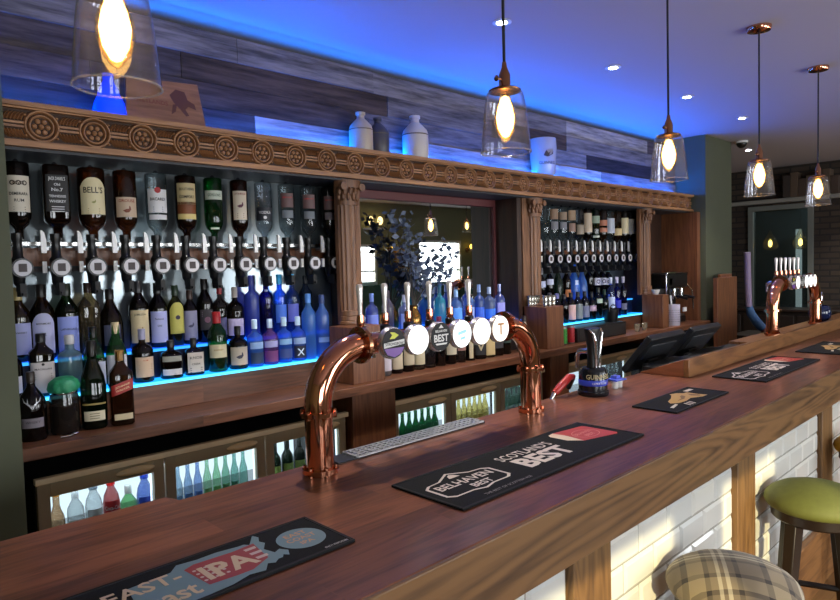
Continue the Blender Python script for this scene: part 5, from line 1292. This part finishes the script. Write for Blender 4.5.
MB().lathe([(0, .18), (.024, .18), (.026, .20), (0, .21)], seg=16).build('stopper', P((120, 70, 40), .5), t)
def jug(loc, label, s, mt, sh=None):
    t = thing('stoneware_jug', label, 'jug', loc, 0, 'stoneware bottles on the cornice shelf')
    MB().lathe([(0, 0), (.062 * s, 0), (.066 * s, .008), (.066 * s, .125 * s), (.060 * s, .145 * s), (.035 * s, .172 * s), (.022 * s, .185 * s), (.021 * s, .20 * s), (.027 * s, .206 * s), (.027 * s, .218 * s), (.018 * s, .22 * s), (0, .215 * s)], seg=28).build('jug_body', mt, t)
    MB().lathe([(.0665 * s, .118 * s), (.0675 * s, .121 * s), (.0665 * s, .124 * s)], seg=28).build('shoulder_line', P((96, 84, 70), .5), t)
    return t
jug((2.255, 2.755, ZS), 'cream stoneware bottle on cornice shelf, left of the dark one', .98, P((176, 160, 140), .4))
jug((2.395, 2.775, ZS), 'dark stoneware bottle on cornice shelf, touching the cream one', .95, P((66, 62, 70), .4))
jug((2.665, 2.755, ZS), 'pale tall stoneware bottle standing alone on cornice shelf', 1.16, P((196, 188, 182), .35))
t = thing('pint_glass', 'large printed pale glass on cornice shelf behind the second pendant', 'glass', (3.95, 2.755, ZS))
MB().lathe([(0, 0), (.078, 0), (.084, .01), (.09, .10), (.098, .20), (.094, .27), (.09, .27), (.094, .2), (.086, .1), (.078, .012), (0, .012)], seg=30).build('glass_body', GLASS((238, 232, 226), .5), t)
m = MB(); fn = surf(.092, 2, 1, .004); m.text('GUINNESS', .03, 0, .09, fn, fit=.12, bold=.01); m.flat([(-.03, .14), (.0, .13), (.04, .15), (.055, .20), (.03, .18), (-.01, .18)], fn); o = m.build('print', P((60, 50, 56), .5), t, 0, 0); o.rotation_euler = (0, 0, -.6)

# ------------------------------------------------------------------ vase of dark foliage before the mirror
t = thing('vase_of_foliage', 'brass vase of dark blue-grey leaves standing before the mirror', 'vase', (2.70, 2.85, 1.2945))
MB().lathe([(0, 0), (.04, 0), (.052, .04), (.046, .09), (.026, .13), (.030, .15), (.027, .15), (.022, .13), (0, .13)], seg=24).build('vase', P((150, 112, 60), .2, .9), t)
m = MB(); st = MB(); RR = random.Random(3)
tips = [(-.17, .0, .70), (-.10, -.02, .69), (-.02, .01, .66), (-.05, -.03, .60), (.05, -.02, .56), (.28, .0, .52), (.36, .02, .46), (.24, -.03, .40), (.32, -.02, .34), (.10, .0, .40)]
for tx in tips:
    pts = []
    for i in range(7):
        q = i / 6; pts.append(Vector((tx[0] * q ** 1.3, tx[1] * q, .12 + (tx[2] - .12) * q)))
    st.tube(pts, [.0035 - .0004 * i for i in range(7)], 6)
    for i in range(3, 7):
        for j in range(9):
            a = RR.uniform(0, 2 * PI); d = Vector((math.cos(a), math.sin(a) * .5, RR.uniform(-.5, .8))).normalized()
            b0 = pts[i] + Vector((RR.uniform(-.03, .03), RR.uniform(-.02, .02), RR.uniform(-.04, .04)))
            b0.y = max(-.08, min(.08, b0.y))
            L1 = RR.uniform(.03, .055); w = d.cross(Vector((RR.uniform(-1, 1), RR.uniform(-1, 1), RR.uniform(-1, 1)))).normalized() * L1 * .35
            m.add([b0, b0 + d * L1 * .5 + w, b0 + d * L1, b0 + d * L1 * .5 - w], [(0, 1, 2, 3)])
st.build('stems', P((50, 44, 36), .6), t)
m.build('leaves', P((92, 104, 124), .55), t, 0, 0)

# ------------------------------------------------------------------ drinkers' side (seen in the mirror)
t = thing('banquette', 'teal buttoned banquette along the window wall, seen in mirror', 'bench', (8.9, -2.75, 0))
TEAL = P((64, 108, 104), .6)
MB().box(-1.9, 1.9, -.2, .35, .0, .44).build('seat_base', P((40, 30, 26), .5), t, .01)
MB().box(-1.9, 1.9, -.2, .38, .441, .52).build('seat_cushion', TEAL, t, .02)
m = MB(); nx, nz = 76, 22; vs = []
for j in range(nz + 1):
    for i in range(nx + 1):
        x = -1.9 + 3.8 * i / nx; z = .52 + .88 * j / nz
        p = abs(math.sin(PI * (x / .22 + z / .22))) * abs(math.sin(PI * (x / .22 - z / .22)))
        vs.append((x, -.09 + .05 * p ** .5, z))
m.add(vs, [(j * (nx + 1) + i, (j + 1) * (nx + 1) + i, (j + 1) * (nx + 1) + i + 1, j * (nx + 1) + i + 1) for j in range(nz) for i in range(nx)])
m.box(-1.9, 1.9, -.2, -.095, .52, 1.40)
m.build('buttoned_back', TEAL, t, 0, 60)
for x, lab in [(8.16, 'framed picture on green wall between windows, seen in mirror')]:
    t = thing('framed_picture', lab, 'picture', (x, -2.995, 1.60))
    MB().box(-.19, .19, 0, .03, 0, .46).build('frame', P((170, 130, 60), .35, .5), t, .006)
    MB().box(-.15, .15, .031, .034, .04, .42).build('mount', P((196, 176, 130), .6), t)
    MB().box(-.09, .09, .035, .037, .10, .36).build('print', P((80, 56, 40), .6), t)
for x, lab in [(7.86, 'wall lamp glowing above the framed picture, seen in mirror'), (10.0, 'wall lamp glowing beyond the large window, seen in mirror')]:
    t = thing('wall_lamp', lab, 'wall lamp', (x, -2.995, 2.02), 0, 'wall lamps by the windows')
    MB().lathe([(0, 0), (.05, 0), (.05, .02), (0, .02)], 0, 0, 0, 18, axis='Y').build('back_plate', BRASSC, t)
    MB().tube([(0, .02, 0), (0, .10, -.02), (0, .12, .03)], .008, 8).build('arm', BRASSC, t)
    MB().ellipsoid((0, .12, .07), .03, .03, .045).build('bulb', EM((255, 190, 70), 10.), t)
t = thing('twin_wall_lamp', 'twin bulb wall lamp over a white ledge, seen in mirror', 'wall lamp', (7.47, -2.9, 2.41))
MB().box(-.20, .20, -.1, .08, -.03, 0).build('white_ledge', WHITE, t, .004)
for x in (-.11, .11):
    MB().lathe([(0, 0), (.025, 0), (.02, .05), (0, .05)], x, 0, .001, 14).build('lamp_base', BLACK, t)
    MB().ellipsoid((x, 0, .13), .05, .05, .075).build('bulb', EM((255, 210, 140), 5.), t)

# ------------------------------------------------------------------ far end
t = thing('oak_panel', 'upright oak panel standing in front of the green pillar', 'panel', (6.45, 2.44, 0))
MB().box(-.19, .30, -.02, .02, 0, 1.50).build('board', BOXW, t, .003)
MB().box(.0, .28, .021, .05, 0, 1.53).build('rear_board', BOXW, t, .003)
t = thing('curved_stick', 'mauve and blue curved stick leaning beyond the oak panel', 'stick', (7.08, 2.42, .8805))
tt = thing('side_cabinet', 'low dark cabinet under the curved stick beyond the oak panel', 'cabinet', (7.3, 2.4, 0))
MB().box(-.25, .3, -.2, .2, 0, .85).build('carcass', P((26, 22, 20), .4), tt, .006)
MB().box(-.26, .31, -.21, .21, .851, .88).build('top', P((34, 28, 25), .4), tt, .004)
MB().tube([(-.05, 0, .0 + .86), (-.02, .0, .45), (.0, 0, .30)], .032, 10).build('shaft', P((150, 130, 160), .5), t)
MB().tube([(.0, 0, .30), (.03, -.01, .22), (.10, -.04, .13), (.16, -.07, .07)], [.034, .042, .046, .046], 10).build('blue_blade', P((70, 110, 160), .5), t)
MB().ellipsoid((.19, -.085, .048), .045, .04, .047).build('tip', P((160, 110, 100), .5), t)
t = thing('dark_dresser', 'dark wooden dresser standing at the far end below the window', 'dresser', (9.1, 2.2, 0))
MB().box(-.22, .22, -1.0, 1.6, 0, 1.0).build('carcass', P((30, 24, 22), .4), t, .01)
MB().box(-.24, .24, -1.02, 1.62, 1.001, 1.03).build('top', P((40, 30, 26), .35), t, .005)
for k in range(4): 
    dd = MB().box(-.232, -.2205, -.95 + .63 * k, -.36 + .63 * k, .1, .95).build('door', P((36, 28, 25), .4), t, .003)
    MB().ellipsoid((-.242, -.42 + .63 * k, .55), .01, .012, .012).build('knob', BRASSC, dd)
pl = bpy.data.lights.new('next_room_fill', 'POINT'); pl.energy = 22; pl.color = (.9, .97, 1.); pl.shadow_soft_size = .1  # unseen point light added to brighten the room beyond the window
po = bpy.data.objects.new('next_room_fill', pl); C.objects.link(po); po.location = (10.3, 2.3, 2.5)
S('door_1', MB().box(10.9, 11.0, 2.62, 2.84, .3, 2.1), P((168, 186, 192), .6, 0, .5, (168, 186, 192), .25))  # pale door with a glow added to its surface, not a lamp
S('door_2', MB().box(10.9, 11.0, 3.0, 3.06, .3, 2.1), P((220, 226, 228), .6, 0, .5, (220, 226, 228), .8))  # white door, brightened by emission put into its material
t = thing('exit_sign', 'small glowing green exit sign seen through the far window', 'sign', (10.85, 2.90, 2.42))
MB().box(-.015, .015, -.09, .09, 0, .12).build('sign_box', EM((90, 200, 150), .8), t)
# row of boxes on the beam
for k in range(7):
    o = MB().box(-.08, .08, 0, .085, 0, .22 + .03 * ((k * 3) % 4)).build('book', P([(70, 56, 46), (90, 74, 60), (54, 46, 42), (104, 86, 66)][k % 4], .7), None, .004, loc=(FX - .09 + .0, 2.12 + .09 * k, 2.4505))
    o.location.x = FX - .085 + .0
    tag(o, '%s dull brown volume from right in the row over the far window' % ORD[k], 'book', 'volumes on the beam over the far window')

# ------------------------------------------------------------------ lights
def area(name, loc, rot, sx, sy, e, c, spread=None):
    l = bpy.data.lights.new(name, 'AREA'); l.shape = 'RECTANGLE'; l.size = sx; l.size_y = sy; l.energy = e; l.color = c
    if spread: l.spread = math.radians(spread)
    o = bpy.data.objects.new(name, l); C.objects.link(o); o.location = loc; o.rotation_euler = rot
    return o
for i, (a, b, c, d) in enumerate(SW):
    e = [50, 40, 16, 40, 90, 90][i]
    area('daylight_%d' % i, ((a + b) / 2, -3.12, (c + d) / 2), (PI / 2, 0, 0), b - a, d - c, e, (.92, .96, 1.))
# sun low from behind the camera
sl = bpy.data.lights.new('sun', 'SUN'); sl.energy = 5.5; sl.angle = .01; sl.color = (1., .82, .42)
so = bpy.data.objects.new('sun', sl); C.objects.link(so)
d = Vector((.5, .8, -.25)).normalized(); so.rotation_euler = d.to_track_quat('-Z', 'Y').to_euler()
# blue strip hidden on top of the plank wall
area('blue_cove', (3.35, 2.93, PT + .0), (math.radians(180 + 40), 0, 0), 5.6, .03, 9, (.0, .2, 1.))
area('blue_shelf_strip', (3.38, 2.815, ZS + .004), (math.radians(180 + 32), 0, 0), 5.7, .02, 78, (.0, .13, 1.))
w = bpy.data.worlds.new('sky'); sc.world = w; w.use_nodes = True
w.node_tree.nodes['Background'].inputs[0].default_value = (.75, .87, 1, 1); w.node_tree.nodes['Background'].inputs[1].default_value = .9

# ------------------------------------------------------------------ camera
cam = bpy.data.cameras.new('camera'); co = bpy.data.objects.new('camera', cam); C.objects.link(co)
cam.sensor_fit = 'HORIZONTAL'; cam.sensor_width = 36.; cam.lens = 36. * 645 / 840; cam.clip_start = .02
# axes of the photograph's camera (right, down, forward) in the room
rt = Vector((.71729895, -.69620993, -.02781996)); dn = Vector((-.05385127, -.01558618, -.99842732)); fw = Vector((.69468141, .717669, -.04867174))
Mx = Matrix(((rt.x, -dn.x, -fw.x, 0), (rt.y, -dn.y, -fw.y, 0), (rt.z, -dn.z, -fw.z, 1.666), (0, 0, 0, 1)))
co.matrix_world = Mx
sc.camera = co
sc.cycles.transparent_max_bounces = 32; sc.cycles.max_bounces = 10; sc.cycles.glossy_bounces = 6
sc.cycles.sample_clamp_indirect = 4.; sc.cycles.caustics_reflective = False; sc.cycles.caustics_refractive = False
sc.view_settings.view_transform = 'Standard'; sc.view_settings.look = 'None'; sc.view_settings.exposure = 0.
dd_ = {}
for l in LABELS: dd_[l] = dd_.get(l, 0) + 1
for l, n_ in dd_.items():
    if n_ > 1: print('DUP LABEL', n_, l)
